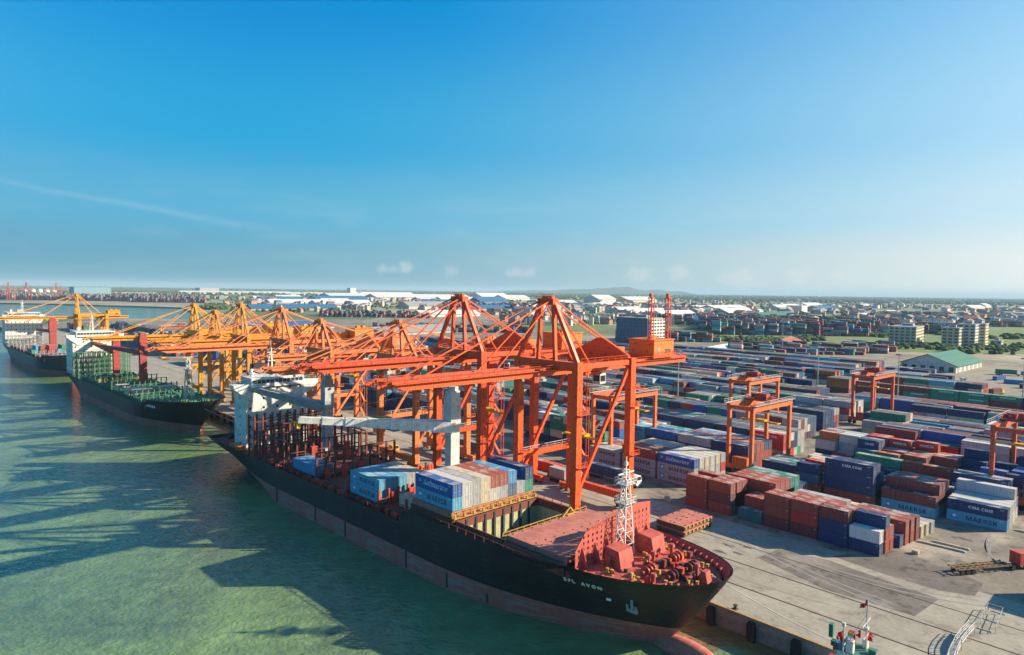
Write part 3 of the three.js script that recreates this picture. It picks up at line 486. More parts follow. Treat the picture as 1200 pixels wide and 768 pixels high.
for (const len of [C20, C40]) {
  const l = len / 2, w = CW / 2, f = new Shape();
  for (const s of [-1, 1]) { for (const q of [-1, 1]) f.span(s * w, s * (w - 0.16), 0, CH, q * l, q * (l - 0.16)); f.span(s * w, s * (w - 0.07), 0, 0.17, -l + 0.16, l - 0.16).span(s * w, s * (w - 0.06), CH - 0.12, CH - 0.01, -l + 0.16, l - 0.16); }
  f.span(-w + 0.16, w - 0.16, 0, 0.14, l - 0.12, l).span(-w + 0.16, w - 0.16, CH - 0.13, CH - 0.01, l - 0.12, l).span(-w + 0.1, w - 0.1, 0.1, 0.16, -l + 0.1, l - 0.1);
  f.span(-w + 0.16, w - 0.16, 0.02, CH - 0.02, -l + 0.03, -l + 0.08);
  const roof = new Shape().span(-w + 0.05, w - 0.05, CH - 0.07, CH - 0.02, -l + 0.12, l - 0.12); for (let z = -l + 0.5; z < l - 0.4; z += 0.62) roof.span(-w + 0.16, w - 0.16, CH - 0.02, CH - 0.004, z, z + 0.3);
  const d1 = new Shape().span(-w + 0.17, -0.02, 0.15, CH - 0.14, l - 0.09, l - 0.04), d2 = new Shape().span(0.02, w - 0.17, 0.15, CH - 0.14, l - 0.09, l - 0.04), rods = new Shape();
  for (const x of [-0.82, -0.36, 0.36, 0.82]) rods.span(x - 0.03, x + 0.03, 0.1, CH - 0.1, l - 0.04, l + 0.015); for (const x of [-0.7, 0.5]) rods.span(x, x + 0.3, 1.05, 1.13, l - 0.03, l + 0.01);
  boxGeo[len] = { wallA: corrugated(len, [-1]), wallB: corrugated(len, [1]), frame: f.geometry(8), roof: roof.geometry(9), doorA: d1.geometry(8), doorB: d2.geometry(8), rods: rods.geometry(4) };
}
function container(kind, len, x, y, z, label, group, turn = 0) {
  const o = thing('shipping_container', label, 'container', [x, y, z], turn, group), g = boxGeo[len], m = matOf[kind];
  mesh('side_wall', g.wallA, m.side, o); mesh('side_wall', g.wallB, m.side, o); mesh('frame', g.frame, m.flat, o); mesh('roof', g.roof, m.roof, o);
  const a = mesh('door', g.doorA, m.flat, o), b = mesh('door', g.doorB, m.flat, o); mesh('lock_rods', g.rods, M.galvanised, b);
  return o;
}
// ---------------------------------------------------------------- the yard: stacks of containers in blocks along the quay
const yard = [];                                       // {x: river-side face, z: near end, len, tiers: [kinds], block}
const stack = (x, z, len, tiers, block) => yard.push({ x, z, len, tiers, block });
const K = Object.fromEntries(Object.entries({ n: 'navy_plain', N: 'navy_cma', b: 'blue_plain', S: 'blue_script', s: 'slate_plain', L: 'light_maersk', M: 'grey_maersk', g: 'grey_plain', p: 'pale_plain', r: 'brown_plain', m: 'maroon_plain', H: 'red_sud', R: 'red_plain', E: 'green_ever', G: 'green_plain', t: 'teal_plain', c: 'cream_plain', o: 'orange_plain', w: 'white_plain', k: 'sky_plain' }));
const T = (code) => [...code].map((c) => K[c]);
const FRONT = 'in the stacks edging the apron', GREY = 'in the block of grey ends', LOW = 'in the low group near the trailer', LETTER = 'in the pale-roofed group by the gantry', SECOND = 'in the block behind the low group', FARGREEN = 'in the row beside the truck park';
// front: short boxes on the apron edge, from the near end away along the quay
[['nw', 'rrn', 'rr'], ['nnm', 'nnr', 'rr'], ['mRr', 'rrr', 'mr'], ['mrr', 'rrr', 'rr'], ['t', 'rr', 'mr'], ['rmr', 'rrr', 'rrr'], ['rrr', 'mr', 'rrr']].forEach((row, i) => row.forEach((c, j) => stack(150 + j * 2.56 - (i > 4 ? 0.3 : 0), -50.4 - i * 6.42 - (i > 4 ? 1.6 : 0) + (j ? 0.2 : 0), C20, T(c), FRONT)));
// the low long group whose ends face the sun
['n', 'rr', 'rr', 'mm', 'c', 'c', 'g'].forEach((c, j) => stack(158.6 + j * 2.58, -49.3 + j * 0.25, C40, T(c), LOW));
['n', 'rr', 'rr', 'gg', 'p', 'r', 'c'].forEach((c, j) => stack(158.6 + j * 2.58, -63.4, C40, T(c), LOW));
['rrr', 'rrr', 'mrr', 'ppt', 'ttG', 'nn', 'nn'].forEach((c, j) => stack(158.6 + j * 2.58, -77.2, C40, T(c), LOW));
// grey-ended block
['MMS', 'MMp', 'ggc', 'MMp', 'ggc', 'gRg'].forEach((c, j) => stack(163.8 + j * 2.56, -103.3 + j * 0.15, C40, T(c), GREY));
['MMr', 'MMm', 'ggr', 'MMg', 'ggg', 'gcc'].forEach((c, j) => stack(163.8 + j * 2.56, -116.2, C40, T(c), GREY));
['MM', 'Mg', 'gc', 'rr', 'mr', 'gg'].forEach((c, j) => stack(163.8 + j * 2.56, -129.2, C40, T(c), GREY));
// white-lettered pair and its neighbours
['LN', 'gp', 'gp', 'pp', 'ggp', 'ps'].forEach((c, j) => stack(188.8 + j * 2.58, -36.5 - j * 0.2, C40, T(c), LETTER));
['Lm', 'Lmm', 'gmm', 'grr', 'pr', 'gg'].forEach((c, j) => stack(186.2 + j * 2.58, -50.4, C40, T(c), LETTER));
['rnnN', 'rnnn', 'rnn', 'sL', 'rr', 'kn'].forEach((c, j) => stack(184.6 + j * 2.58, -64.2, C40, T(c), SECOND));
['rsn', 'HM', 'RRH', 'ccc', 'cc', 'gg'].forEach((c, j) => stack(184.6 + j * 2.58, -78, C20, T(c), SECOND));
['', '', 'nn', 'nG', 'Gt', 'nn'].forEach((c, j) => c && stack(184.6 + j * 2.58, -84.6, C40, T(c), SECOND));
// green-lettered row by the truck park
[[-84, 'mEE'], [-96.6, 'GGE'], [-109.2, 'EEm'], [-121.8, 'mmm'], [-134.4, 'mmr'], [-71.4, 'EmE'], [-58.8, 'rnn'], [-46.2, 'nnm'], [-33.6, 'mm']].forEach(([z, c]) => { stack(385, z, C40, T(c), FARGREEN); stack(387.6, z, C40, T(c), FARGREEN); });
{ // the other blocks: ragged heights, colours in runs
  const cols = 'nnnnnnnnNNNbbsskmmmrrrrrrRRMMMLLgggpppccwGGtEHo', blocks = [ // x, rows, near z, far z, where it stands, highest stack
    [206, 2, -40, -97, 'in the block before the red gantry', 3], [215, 6, -30, -97, 'in the block under the red gantry', 4], [240, 6, -34, -97, 'in the block beyond the red gantry', 4], [266, 6, -34, -105, 'in the middle block of the yard', 4], [284, 4, -40, -105, 'in the middle block of the yard', 3], [303, 6, -42, -104, 'in the block before the lone gantry', 4], [330, 6, -50, -130, 'in the block inland of the lone gantry', 3], [356, 5, -58, -150, 'in the block before the green row', 1], [396, 5, -60, -146, 'in the block behind the green row', 2], [424, 5, -96, -160, 'in the block behind the green row', 3],
    [173, 5, -143, -190, 'in the block behind the quay cranes', 4], [191, 6, -102, -330, 'in the block under the front twin', 3], [216, 6, -103, -330, 'in the block between the twin gantries', 3], [246, 6, -112, -340, 'in the block under the rear twin', 3], [272, 6, -114, -340, 'in the block past the twin gantries', 3], [303, 6, -116, -350, 'in the block under the lone gantry', 3], [330, 6, -142, -360, 'in the far inland block of the yard', 3], [356, 6, -160, -370, 'in the far inland block of the yard', 3], [390, 6, -150, -380, 'in the last inland block of the yard', 3], [418, 6, -170, -390, 'in the last inland block of the yard', 3], [446, 6, -118, -390, 'in the last inland block of the yard', 3], [476, 6, -136, -400, 'in the last inland block of the yard', 3], [508, 6, -160, -400, 'in the last inland block of the yard', 3], [540, 5, -196, -420, 'in the last inland block of the yard', 2],
    [163, 5, -196, -345, 'in the block facing the pale crane', 4], [163, 6, -360, -520, 'in the distant block behind the yellow cranes', 4], [190, 6, -345, -540, 'in the distant block behind the yellow cranes', 4], [220, 6, -350, -560, 'in the distant block behind the yellow cranes', 4], [250, 6, -360, -560, 'in the distant block behind the yellow cranes', 4], [285, 6, -370, -560, 'in the distant block behind the yellow cranes', 4], [163, 6, -560, -760, 'in the distant block behind the yellow cranes', 4], [200, 6, -580, -760, 'in the distant block behind the yellow cranes', 4], [316, 6, -380, -560, 'in the distant block behind the yellow cranes', 4], [350, 6, -390, -560, 'in the distant block behind the yellow cranes', 4], [384, 6, -400, -560, 'in the distant block behind the yellow cranes', 3], [420, 6, -420, -560, 'in the distant block behind the yellow cranes', 3], [163, 6, -800, -1000, 'in the distant block behind the yellow cranes', 3], [210, 6, -800, -1000, 'in the distant block behind the yellow cranes', 3]];
  for (const [x, rows, z0, z1, where, most] of blocks) {
    const short = rnd() < 0.22;
    for (let z = z0; z - C40 > z1; z -= C40 + 0.55) {
      const cross = rnd() < 0.03; if (cross) { z -= 5; continue; }
      const len = short || rnd() < 0.14 ? C20 : C40;
      for (let j = 0; j < rows; j++) for (const dz of len === C20 ? [0, 6.25] : [0]) {
        const h = clamp(Math.round((x < 350 && z > -150 ? 1.7 : 1.1) + 3.2 * valueNoise(x * 0.07 + j * 0.33, (z - dz) * 0.045, 4096, 17) + between(-0.7, 0.9)), 0, most), runs = cols[Math.floor(hash2(Math.floor(x / 7 + j * 0.37), Math.floor(z / 26), 9) * cols.length)];
        const tiers = []; for (let k = 0; k < h; k++) tiers.push(K[rnd() < 0.55 ? runs : cols[Math.floor(rnd() * cols.length)]]);
        if (h) stack(x + j * 2.58, z - dz, len, tiers, where);
      }
    }
  }
}
{
  const taken = new Map(), cell = (x, z, y) => `${Math.round(x / 2.6)}|${Math.round(z / 3.1)}|${y}`;
  for (const s of yard) s.tiers.forEach((k, y) => { for (let q = 1.5; q < s.len; q += 3.1) taken.set(cell(s.x, s.z - q, y), 1); });
  const all = [];
  for (const s of yard) s.tiers.forEach((kind, y) => {
    let shown = y === s.tiers.length - 1;                // open above, or with a face free on the river side or at the near end
    if (!shown) { let side = 0, n = 0; for (let q = 1.5; q < s.len; q += 3.1) { n++; if (!taken.get(cell(s.x - 2.6, s.z - q, y))) side++; } shown = side > 0 || !taken.get(cell(s.x, s.z + 2.2, y)) || !taken.get(cell(s.x + 2.6, s.z - s.len / 2, y)); }
    const cx = s.x + CW / 2, cz = s.z - s.len / 2, d = Math.hypot(cx, cz);
    if (shown) all.push({ kind, len: s.len, x: cx, y: QY + 0.02 + y * (CH + 0.012), z: cz, d, tier: y, of: s.tiers.length, block: s.block, open: y === s.tiers.length - 1, face: !taken.get(cell(s.x - 2.6, s.z - s.len / 2, y)) });
  });
  const seen = all.filter((c) => c.open || c.face);
  const far = (c) => c.d * (c.open ? 1 : 1.12) * (c.block === FARGREEN && c.face ? 0.5 : 1); seen.sort((a, b) => far(a) - far(b));
  const single = new Set(seen.slice(0, 270)), high = ['', '', 'of two', 'of three', 'of four'], place = (c) => c.of === 1 ? 'standing alone' : (c.tier === c.of - 1 ? 'topmost ' : c.tier === 0 ? 'lowest ' : c.tier === 1 ? 'second ' : 'third ') + high[c.of];
  for (const c of single) container(c.kind, c.len, c.x, c.y, c.z, `${lookOf[c.kind][3]} ${c.len === C20 ? 'short' : 'long'} container, ${place(c)}, ${c.block}`, 'containers stacked ' + c.block);
  const rest = all.filter((c) => !single.has(c));
  for (const len of [C20, C40]) {
    const set = rest.filter((c) => c.len === len), sh = new Shape().span(-CW / 2, CW / 2, 0, CH - 0.06, -len / 2, len / 2);
    for (const s of [-1, 1]) for (const q of [-1, 1]) sh.span(s * CW / 2 * 1.005, s * (CW / 2 - 0.14), 0, CH, q * len / 2 * 1.002, q * (len / 2 - 0.15));
    for (let z = -len / 2 + 0.3; z < len / 2 - 0.3; z += 0.9) sh.span(-CW / 2 - 0.02, -CW / 2 + 0.02, 0.15, CH - 0.12, z, z + 0.45);
    for (const x of [-0.8, -0.35, 0.35, 0.8]) sh.span(x - 0.04, x + 0.04, 0.1, CH - 0.15, len / 2, len / 2 + 0.04);
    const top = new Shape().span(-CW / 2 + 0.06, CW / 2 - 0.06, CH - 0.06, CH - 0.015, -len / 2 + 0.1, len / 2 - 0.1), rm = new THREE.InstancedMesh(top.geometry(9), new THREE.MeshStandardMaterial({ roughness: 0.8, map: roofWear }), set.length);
    const m = new THREE.MeshStandardMaterial({ roughness: 0.65, map: wearMap }), im = new THREE.InstancedMesh(sh.geometry(8), m, set.length), mt = new THREE.Matrix4(), col = new THREE.Color();
    set.forEach((c, i) => { mt.makeTranslation(c.x, c.y, c.z); im.setMatrixAt(i, mt); const p = paintOf[lookOf[c.kind][0]], k = between(0.85, 1.15); im.setColorAt(i, col.setRGB(...p.map((v) => (v + 0.008) * k))); rm.setMatrixAt(i, mt); const dust = [0.5, 0.49, 0.46], w = between(0, 0.4); rm.setColorAt(i, col.setRGB(...p.map((v, q) => mix(v, dust[q], w)))); });  // pale roof tint: some dust, plus sun on the tops mixed into the colour
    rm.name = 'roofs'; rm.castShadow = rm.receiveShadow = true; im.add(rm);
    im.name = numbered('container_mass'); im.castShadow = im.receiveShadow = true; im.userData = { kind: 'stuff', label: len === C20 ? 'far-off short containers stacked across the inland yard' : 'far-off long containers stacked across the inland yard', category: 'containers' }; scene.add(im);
  }
  console.log('containers', all.length, 'single', single.size, 'rest', rest.length, 'farthest single', Math.max(...[...single].map((c) => c.d)));
}
// the blue box hanging from the pale crane's spreader
container('light_maersk', C40, 111, 34.2 - 16.4 - CH + 0.05, -177.2, 'light blue container hanging from the spreader of the pale crane', undefined);
// ================================================================ ships
const font = await new FontLoader().loadAsync('fonts/droid/droid_sans_bold.typeface.json');
// local frame of a ship: origin at the stern on the water, +z towards the bow, y up
function hullForm(L, B, topAt, z0 = 0, fullStern = 0.84) {
  const zAt = (r, y) => { const t = clamp(y / topAt(mix(z0, L, r))), s = z0 + mix(9, 0, Math.pow(clamp(y / 8), 0.7)), b = L - 11 * Math.pow(1 - t, 1.15); return mix(s, b, r); };
  const half = (r, t) => {
    const sT = mix(fullStern, 1, smooth(r / 0.14)), sW = Math.pow(smooth(r / 0.3), 0.7), u1 = clamp((r - 0.8) / 0.2), u0 = clamp((r - 0.7) / 0.3);
    const bT = Math.sqrt(Math.max(0, 1 - Math.pow(u1, 2.5))), bW = Math.max(0, 1 - Math.pow(u0, 1.9)), k = Math.pow(clamp(t), 0.65);
    return B / 2 * mix(sW, sT, k) * mix(bW, bT, Math.pow(clamp(t), 1.5));
  };
  const edgeAt = (z, y) => { const t = clamp(y / topAt(z)), b = L - 11 * Math.pow(1 - t, 1.15); return half(clamp((z - z0) / (b - z0)), t); };
  return { L, B, z0, zAt, half, topAt, edgeAt, edge: (z) => half(clamp((z - z0) / (L - z0)), 1) };
}
function hullSkin(f, y0, y1, rows, close) {             // y0, y1: heights, or functions of z for the top edge
  const N = 72, pos = [], grid = [[], []];
  for (let s = 0; s < 2; s++) for (let i = 0; i <= N; i++) {
    const r = 1 - Math.pow(1 - i / N, 1.5), col = [];
    for (let j = 0; j <= rows; j++) {
      const zt = mix(f.z0, f.L, r), top = f.topAt(zt), yb = typeof y1 === 'function' ? y1(zt) : y1, y = mix(y0, yb, j / rows), t = clamp(y / top, 0, 1);
      col.push([(s ? 1 : -1) * f.half(r, t), y, f.zAt(r, y)]);
    }
    grid[s].push(col);
  }
  const quad = (a, b, c, d) => { for (const p of [a, b, c, a, c, d]) pos.push(...p); };
  for (let s = 0; s < 2; s++) for (let i = 0; i < N; i++) for (let j = 0; j < rows; j++) { const g = grid[s], q = [g[i][j], g[i + 1][j], g[i + 1][j + 1], g[i][j + 1]]; s ? quad(q[3], q[2], q[1], q[0]) : quad(...q); }
  for (let j = 0; j < rows; j++) quad(grid[1][0][j], grid[0][0][j], grid[0][0][j + 1], grid[1][0][j + 1]);   // transom
  const g = new THREE.BufferGeometry(); g.setAttribute('position', new THREE.Float32BufferAttribute(pos, 3)); g.computeVertexNormals(); return metreUV(g, 14);
}
function deckSheet(f, z0, z1, y, inset = 0.15, hole) {   // deck between two frames; a hole leaves strips beside a hatch
  const pos = [], n = Math.max(2, Math.ceil((z1 - z0) / 3)), put = (xa, xb, za, zb, a2, b2) => pos.push(xa, y, za, a2, y, zb, b2, y, zb, xa, y, za, b2, y, zb, xb, y, za);
  for (let i = 0; i < n; i++) { const za = mix(z0, z1, i / n), zb = mix(z0, z1, (i + 1) / n), a = Math.max(0, f.edgeAt(za, y) - inset), b = Math.max(0, f.edgeAt(zb, y) - inset); if (hole) { put(-a, -hole, za, zb, -b, -hole); put(hole, a, za, zb, hole, b); } else put(-a, a, za, zb, -b, b); }
  const g = new THREE.BufferGeometry(); g.setAttribute('position', new THREE.Float32BufferAttribute(pos, 3)); g.computeVertexNormals();
  const nrm = g.attributes.normal; for (let i = 0; i < nrm.count; i++) nrm.setXYZ(i, 0, 1, 0);
  return metreUV(g, 10);
}
function edgeStrip(f, z0, z1, y0, y1, t = 0.2, sides = [-1, 1]) {         // a bulwark standing on the deck edge, both sides
  const s = new Shape(), n = Math.ceil((z1 - z0) / 2.5);
  for (let i = 0; i < n; i++) for (const q of sides) { const za = mix(z0, z1, i / n), zb = mix(z0, z1, (i + 1) / n), ya = typeof y1 === 'function' ? (y1(za) + y1(zb)) / 2 : y1, a = f.edge(za) - t, b = f.edge(zb) - t; s.bar(V(q * a, (y0 + ya) / 2, za), V(q * b, (y0 + ya) / 2, zb), 0.14, ya - y0); }
  return s;
}
function lashFrame(root, z, w, y0, y1, m, n = 9, name = 'lashing_frame') { // upright cell guides with walkways between the bays
  const s = new Shape(); for (let i = 0; i <= n; i++) { const x = -w + 2 * w * i / n; s.box(x, (y0 + y1) / 2, z, 0.42, y1 - y0, 0.5); if (i < n && i % 2 === 0) s.bar(V(x, y0 + 0.3, z), V(x + 2 * w / n, Math.min(y1, y0 + 3.4), z), 0.18); }
  for (let y = y0 + 2.6; y <= y1 + 0.01; y += 2.65) s.box(0, y - 0.1, z, 2 * w, 0.2, 0.55);
  return s.part(name, m, root);
}
function deckCrane(root, x, z, y0, y1, jibTo, m, mj, r = 1.75) {
  const p = new Shape().box(x, (y0 + y1) / 2, z, r * 2, y1 - y0, r * 1.7).box(x, y1 - 5, z, r * 2.3, 7, r * 2).box(x, y1 + 0.5, z, r * 1.5, 1, r * 1.3).part('crane_post', m, root), a = V(x, y1 - 8.5, z), d = jibTo.clone().sub(a);
  const jib = new Shape(), side = V(-d.z, 0, d.x).normalize(), n = 7;
  for (let i = 0; i < n; i++) { const wa = mix(1.9, 0.7, i / n), wb = mix(1.9, 0.7, (i + 1) / n), P = a.clone().addScaledVector(d, i / n), Q = a.clone().addScaledVector(d, (i + 1) / n); jib.bar(P, Q, wa + wb, mix(2.5, 1.1, i / n)); }
  const j = jib.part('jib', mj, root);
  new Shape().bar(V(x, y1 + 0.6, z), jibTo.clone().setY(jibTo.y + 0.7), 0.09).bar(V(x + 0.5, y1 + 0.6, z), jibTo.clone().setY(jibTo.y + 0.7), 0.09).part('luffing_rope', M.rope, j);
  const cab = new Shape().box(x, y1 - 5.4, z - r * 1.25, 1.7, 2.2, 1.4).part('driver_cabin', m, p); new Shape().box(x, y1 - 5.1, z - r * 1.25 - 0.72, 1.4, 1.1, 0.06).part('window', M.glass, cab);
  new Shape().box(jibTo.x, jibTo.y - 1.2, jibTo.z, 0.9, 1.4, 0.6).part('hook_block', M.yellow, j);
}
function superstructure(root, z0, z1, w, y0, y1, bridgeW, m, rows, plain) { // decks of cabins under a bridge with open wings
  const zc = (z0 + z1) / 2, house = new Shape().span(-w, w, y0, y1 - 3.4, z0, z1).part('deckhouse', m, root), nd = Math.round((y1 - 3.4 - y0) / 2.75);
  if (!plain) { const trim = new Shape(); for (let k = 1; k <= nd; k++) trim.span(-w - 0.35, w + 0.35, y0 + k * 2.75 - 0.12, y0 + k * 2.75, z0 - 0.5, z1 + 0.35); trim.part('deck_edge', m, house); }
  for (let k = 0; k < nd; k++) for (let i = 0; i < rows; i++) { const x = mix(-w + 1.3, w - 1.3, rows === 1 ? 0.5 : i / (rows - 1)); new Shape().box(x, y0 + k * 2.75 + 1.55, z1 + 0.02, 0.62, 0.72, 0.08).part('window', M.windowGlass, house); }
  for (let k = 0; k < nd; k++) for (const q of plain ? [0.5] : [0.25, 0.5, 0.75]) new Shape().box(-w - 0.02, y0 + k * 2.75 + 1.5, mix(z0, z1, q), 0.08, 0.7, 0.6).part('window', M.windowGlass, house);
  const br = new Shape().span(-w * 0.86, w * 0.86, y1 - 2.9, y1, z0 + 1.5, z1 + 0.9).part('bridge', m, root);
  new Shape().span(-w * 0.82, w * 0.82, y1 - 1.7, y1 - 0.65, z1 + 0.9, z1 + 0.96).part('window_band', M.windowGlass, br);
  { const mu = new Shape(); for (let i = 0; i <= 12; i++) mu.box(mix(-w * 0.82, w * 0.82, i / 12), y1 - 1.15, z1 + 0.97, 0.16, 1.05, 0.06); mu.part('mullion', m, br); }
  for (const s of [-1, 1]) {
    const wing = new Shape().prism([[s * w * 0.8, y1 - 7.2], [s * bridgeW, y1 - 2.9], [s * bridgeW, y1 - 1.75], [s * w * 0.8, y1 - 1.75]].sort((a, b) => 0), z1 - 2.6, z1 + 0.5).part('bridge_wing', m, root);
    new Shape().rail([V(s * w * 0.9, y1 - 1.75, z1 - 2.5), V(s * bridgeW, y1 - 1.75, z1 - 2.5), V(s * bridgeW, y1 - 1.75, z1 + 0.4)], 1, 0.07, 1.5).part('handrail', M.offWhite, wing);
  }
  const mast = new Shape(); for (const [a, b] of [[-0.9, -0.6], [0.9, -0.6], [0, 0.9]]) mast.bar(V(a, y1, zc + b), V(a * 0.3, y1 + 8.5, zc + b * 0.3), 0.24); for (const y of [2.5, 4.5, 6.5]) mast.box(0, y1 + y, zc, 3.6 - y * 0.3, 0.15, 1.1); mast.box(0, y1 + 7.2, zc + 0.6, 2.8, 0.22, 0.2).bar(V(0, y1 + 8.5, zc), V(0, y1 + 11, zc), 0.1).part('radar_mast', m, root);
  new Shape().add(new THREE.SphereGeometry(1, 14, 10), new THREE.Matrix4().makeTranslation(-w * 0.6, y1 + 1.3, zc - 0.5)).box(-w * 0.6, y1 + 0.3, zc - 0.5, 0.7, 0.6, 0.7).part('satellite_dome', M.white, root);
  new Shape().rail([V(-w * 0.85, y1, z1 + 0.85), V(w * 0.85, y1, z1 + 0.85)], 1, 0.07, 1.8).rail([V(-w * 0.85, y1, z1 + 0.85), V(-w * 0.85, y1, z0 + 1.6)], 1, 0.07, 1.8).part('handrail', M.offWhite, br);
}
const bollardShape = (s, x, y, z) => { for (const d of [-0.45, 0.45]) s.pole(V(x, y, z + d), V(x, y + 0.75, z + d), 0.22, 0.22, 10).pole(V(x, y + 0.75, z + d), V(x, y + 0.85, z + d), 0.3, 0.3, 10); s.box(x, y + 0.08, z, 0.8, 0.16, 1.7); return s; };
const winchShape = (s, x, y, z) => { s.pole(V(x - 1.1, y + 0.85, z), V(x + 0.7, y + 0.85, z), 0.55, 0.55, 14); for (const d of [-1.1, -0.2, 0.7]) s.pole(V(x + d - 0.06, y + 0.85, z), V(x + d + 0.06, y + 0.85, z), 0.85, 0.85, 14); s.box(x + 1.3, y + 0.7, z, 0.9, 1.2, 1).box(x, y + 0.15, z, 3.6, 0.3, 1.7).pole(V(x - 1.9, y + 0.85, z), V(x - 1.2, y + 0.85, z), 0.3, 0.34, 10); return s; };

// ---------------------------------------------------------------- the black ship in front
{
  const L = 168, B = 27, top = (z) => { const st = smooth((z - 101) / 3); const fore = smooth((z - 138) / 9); return 9.5 + 2.7 * st + 1.3 * fore + 1.0 * Math.pow(clamp((z - 150) / 18), 1.6); };
  const yaw = 0.029, f = hullForm(L, B, top, -7, 0.93), root = thing('container_ship', 'black-hulled container ship with red foredeck moored under the orange cranes', 'ship', [87.8, 0, -220], yaw);
  mesh('hull', hullSkin(f, 3.9, top, 8), M.hullBlack, root); mesh('boot_topping', hullSkin(f, -1.2, 3.9, 4), M.bootRed, root);
  { const g = new THREE.SphereGeometry(1, 20, 14); g.scale(2.0, 2.3, 6.2); g.translate(0, 0.15, 161.2); mesh('bulbous_bow', metreUV(g, 10), M.bootRed, root); }
  { const s = new Shape(); for (const z of [20, 45, 66, 80, 104, 117, 127]) { const e = f.edgeAt(z, 2.4) + 0.04; for (const q of [-1]) s.box(q * e, 2.2, z, 0.22, 3.6, 0.5); } s.part('fender_bar', M.steelDark, root); }
  // decks
  mesh('deck', deckSheet(f, -6.6, 102, 8.5), M.deckBrown, root); mesh('deck', deckSheet(f, 102, 117, 11.4), M.deckBrown, root); mesh('deck', deckSheet(f, 117, 131, 11.4, 0.15, 11.2), M.deckBrown, root); mesh('deck', deckSheet(f, 131, 146.8, 11.4), M.deckRed, root); mesh('deck', deckSheet(f, 146.8, 167.2, 12.55, 0.2), M.deckRed, root);
  new Shape().span(-13.2, 13.2, 8.4, 11.4, 101.7, 102).span(-f.edge(147) + 0.2, f.edge(147) - 0.2, 11.3, 12.6, 146.6, 146.85).part('deck_step', M.deckBrown, root);
  { const s = new Shape(); for (let z = 100; z < 146; z += 2.5) for (const q of [-1, 1]) s.box(q * (f.edge(z) - 0.22), 12.35, z, 0.12, 1.5, 0.12); for (let z = 4; z < 100; z += 2.5) s.box(-(f.edge(z) - 0.2), 10, z, 0.1, 1.1, 0.1).box(f.edge(z) - 0.2, 10, z, 0.1, 1.1, 0.1); for (const q of [-1, 1]) for (let z = 4; z < 144; z += 5) { const y = z < 98 ? 10.5 : 13.0; s.bar(V(q * (f.edge(z) - 0.2), y, z), V(q * (f.edge(z + 5) - 0.2), y + (z + 5 > 98 && z < 98 ? 2.5 : 0), z + 5), 0.09); } s.part('deck_rail', M.deckBrown, root); }
  // bow bulwark: red inside, stiffened by brackets
  { const s = new Shape(); for (let z = 148; z < 166; z += 1.5) for (const q of [-1, 1]) s.box(q * (f.edgeAt(z, 12.55) - 0.5), (12.55 + top(z)) / 2 - 0.15, z, 0.6, top(z) - 12.9, 0.12); s.part('bulwark_bracket', M.deckRed, root); for (const q of [-1, 1]) { const pos = [], n = 14; for (let i = 0; i < n; i++) { const za = mix(147.5, 166.6, i / n), zb = mix(147.5, 166.6, (i + 1) / n), ya = top(za) - 0.06, yb = top(zb) - 0.06, a0 = [q * Math.max(0.02, f.edgeAt(za, 12.55) - 0.2), 12.55, za], b0 = [q * Math.max(0.02, f.edgeAt(zb, 12.55) - 0.2), 12.55, zb], a1 = [q * Math.max(0.02, f.edgeAt(za, ya) - 0.2), ya, za], b1 = [q * Math.max(0.02, f.edgeAt(zb, yb) - 0.2), yb, zb]; for (const p of [a0, b0, b1, a0, b1, a1]) pos.push(...p); } const g = new THREE.BufferGeometry(); g.setAttribute('position', new THREE.Float32BufferAttribute(pos, 3)); g.computeVertexNormals(); mesh('bulwark_lining', metreUV(g, 8), M.deckRed, root); } }
  // hatch coamings and covers; the hold forward of the boxes lies open
  const cover = (z0, z1, y, h, m, split = 2) => { for (let i = 0; i < split; i++) { const a = mix(-11.2, 11.2, i / split) + 0.05, b = mix(-11.2, 11.2, (i + 1) / split) - 0.05, s = new Shape().span(a, b, y, y + h, z0, z1); for (let x = a + 1.2; x < b - 0.5; x += 2.45) for (let z = z0 + 0.4; z < z1; z += 5.7) s.box(x, y + h + 0.06, z, 0.3, 0.12, 0.3); s.part('hatch_cover', m, root); } };
  const coaming = (z0, z1, y0, y1) => new Shape().span(-11.4, -11.2, y0, y1, z0, z1).span(11.2, 11.4, y0, y1, z0, z1).span(-11.2, 11.2, y0, y1, z0, z0 + 0.2).span(-11.2, 11.2, y0, y1, z1 - 0.2, z1).part('hatch_coaming', M.deckBrown, root);
  coaming(102.6, 116.2, 11.4, 13.0); cover(102.8, 116, 13.0, 1.25, M.hatchPink);
  coaming(117.2, 130.6, 11.4, 13.0);
  { // the open hold
    new Shape().span(-11.2, 11.2, 3.4, 12.9, 117.0, 117.2).part('hold_bulkhead', M.bulkhead, root); new Shape().span(-11.2, 11.2, 3.4, 12.9, 130.6, 130.8).part('hold_bulkhead', M.bulkhead, root);
    new Shape().span(-11.4, -11.2, 3.4, 11.4, 117.2, 130.6).span(11.2, 11.4, 3.4, 11.4, 117.2, 130.6).part('hold_wall', M.bulkhead, root); new Shape().span(-11.2, 11.2, 3.2, 3.4, 117.2, 130.6).part('hold_floor', M.deckBrown, root);
    const s = new Shape(); for (let i = 1; i < 9; i++) { const x = -11.2 + 22.4 * i / 9; s.box(x, 8.1, 117.4, 0.45, 9.4, 0.35).box(x, 8.1, 130.4, 0.45, 9.4, 0.35); } s.part('cell_guide', M.steelDark, root);
    for (const z of [116.6, 131]) { const w = new Shape().span(-11.6, 11.6, 13.05, 13.2, z - 0.35, z + 0.35).rail([V(-11.6, 13.2, z - 0.3), V(11.6, 13.2, z - 0.3)], 1.05, 0.12, 1.8); for (let i = 0; i < 10; i++) w.box(-11.2 + i * 2.48, 13.5, z + 0.25, 0.5, 0.7, 0.3); w.part('cross_walk', M.walkYellow, root); }
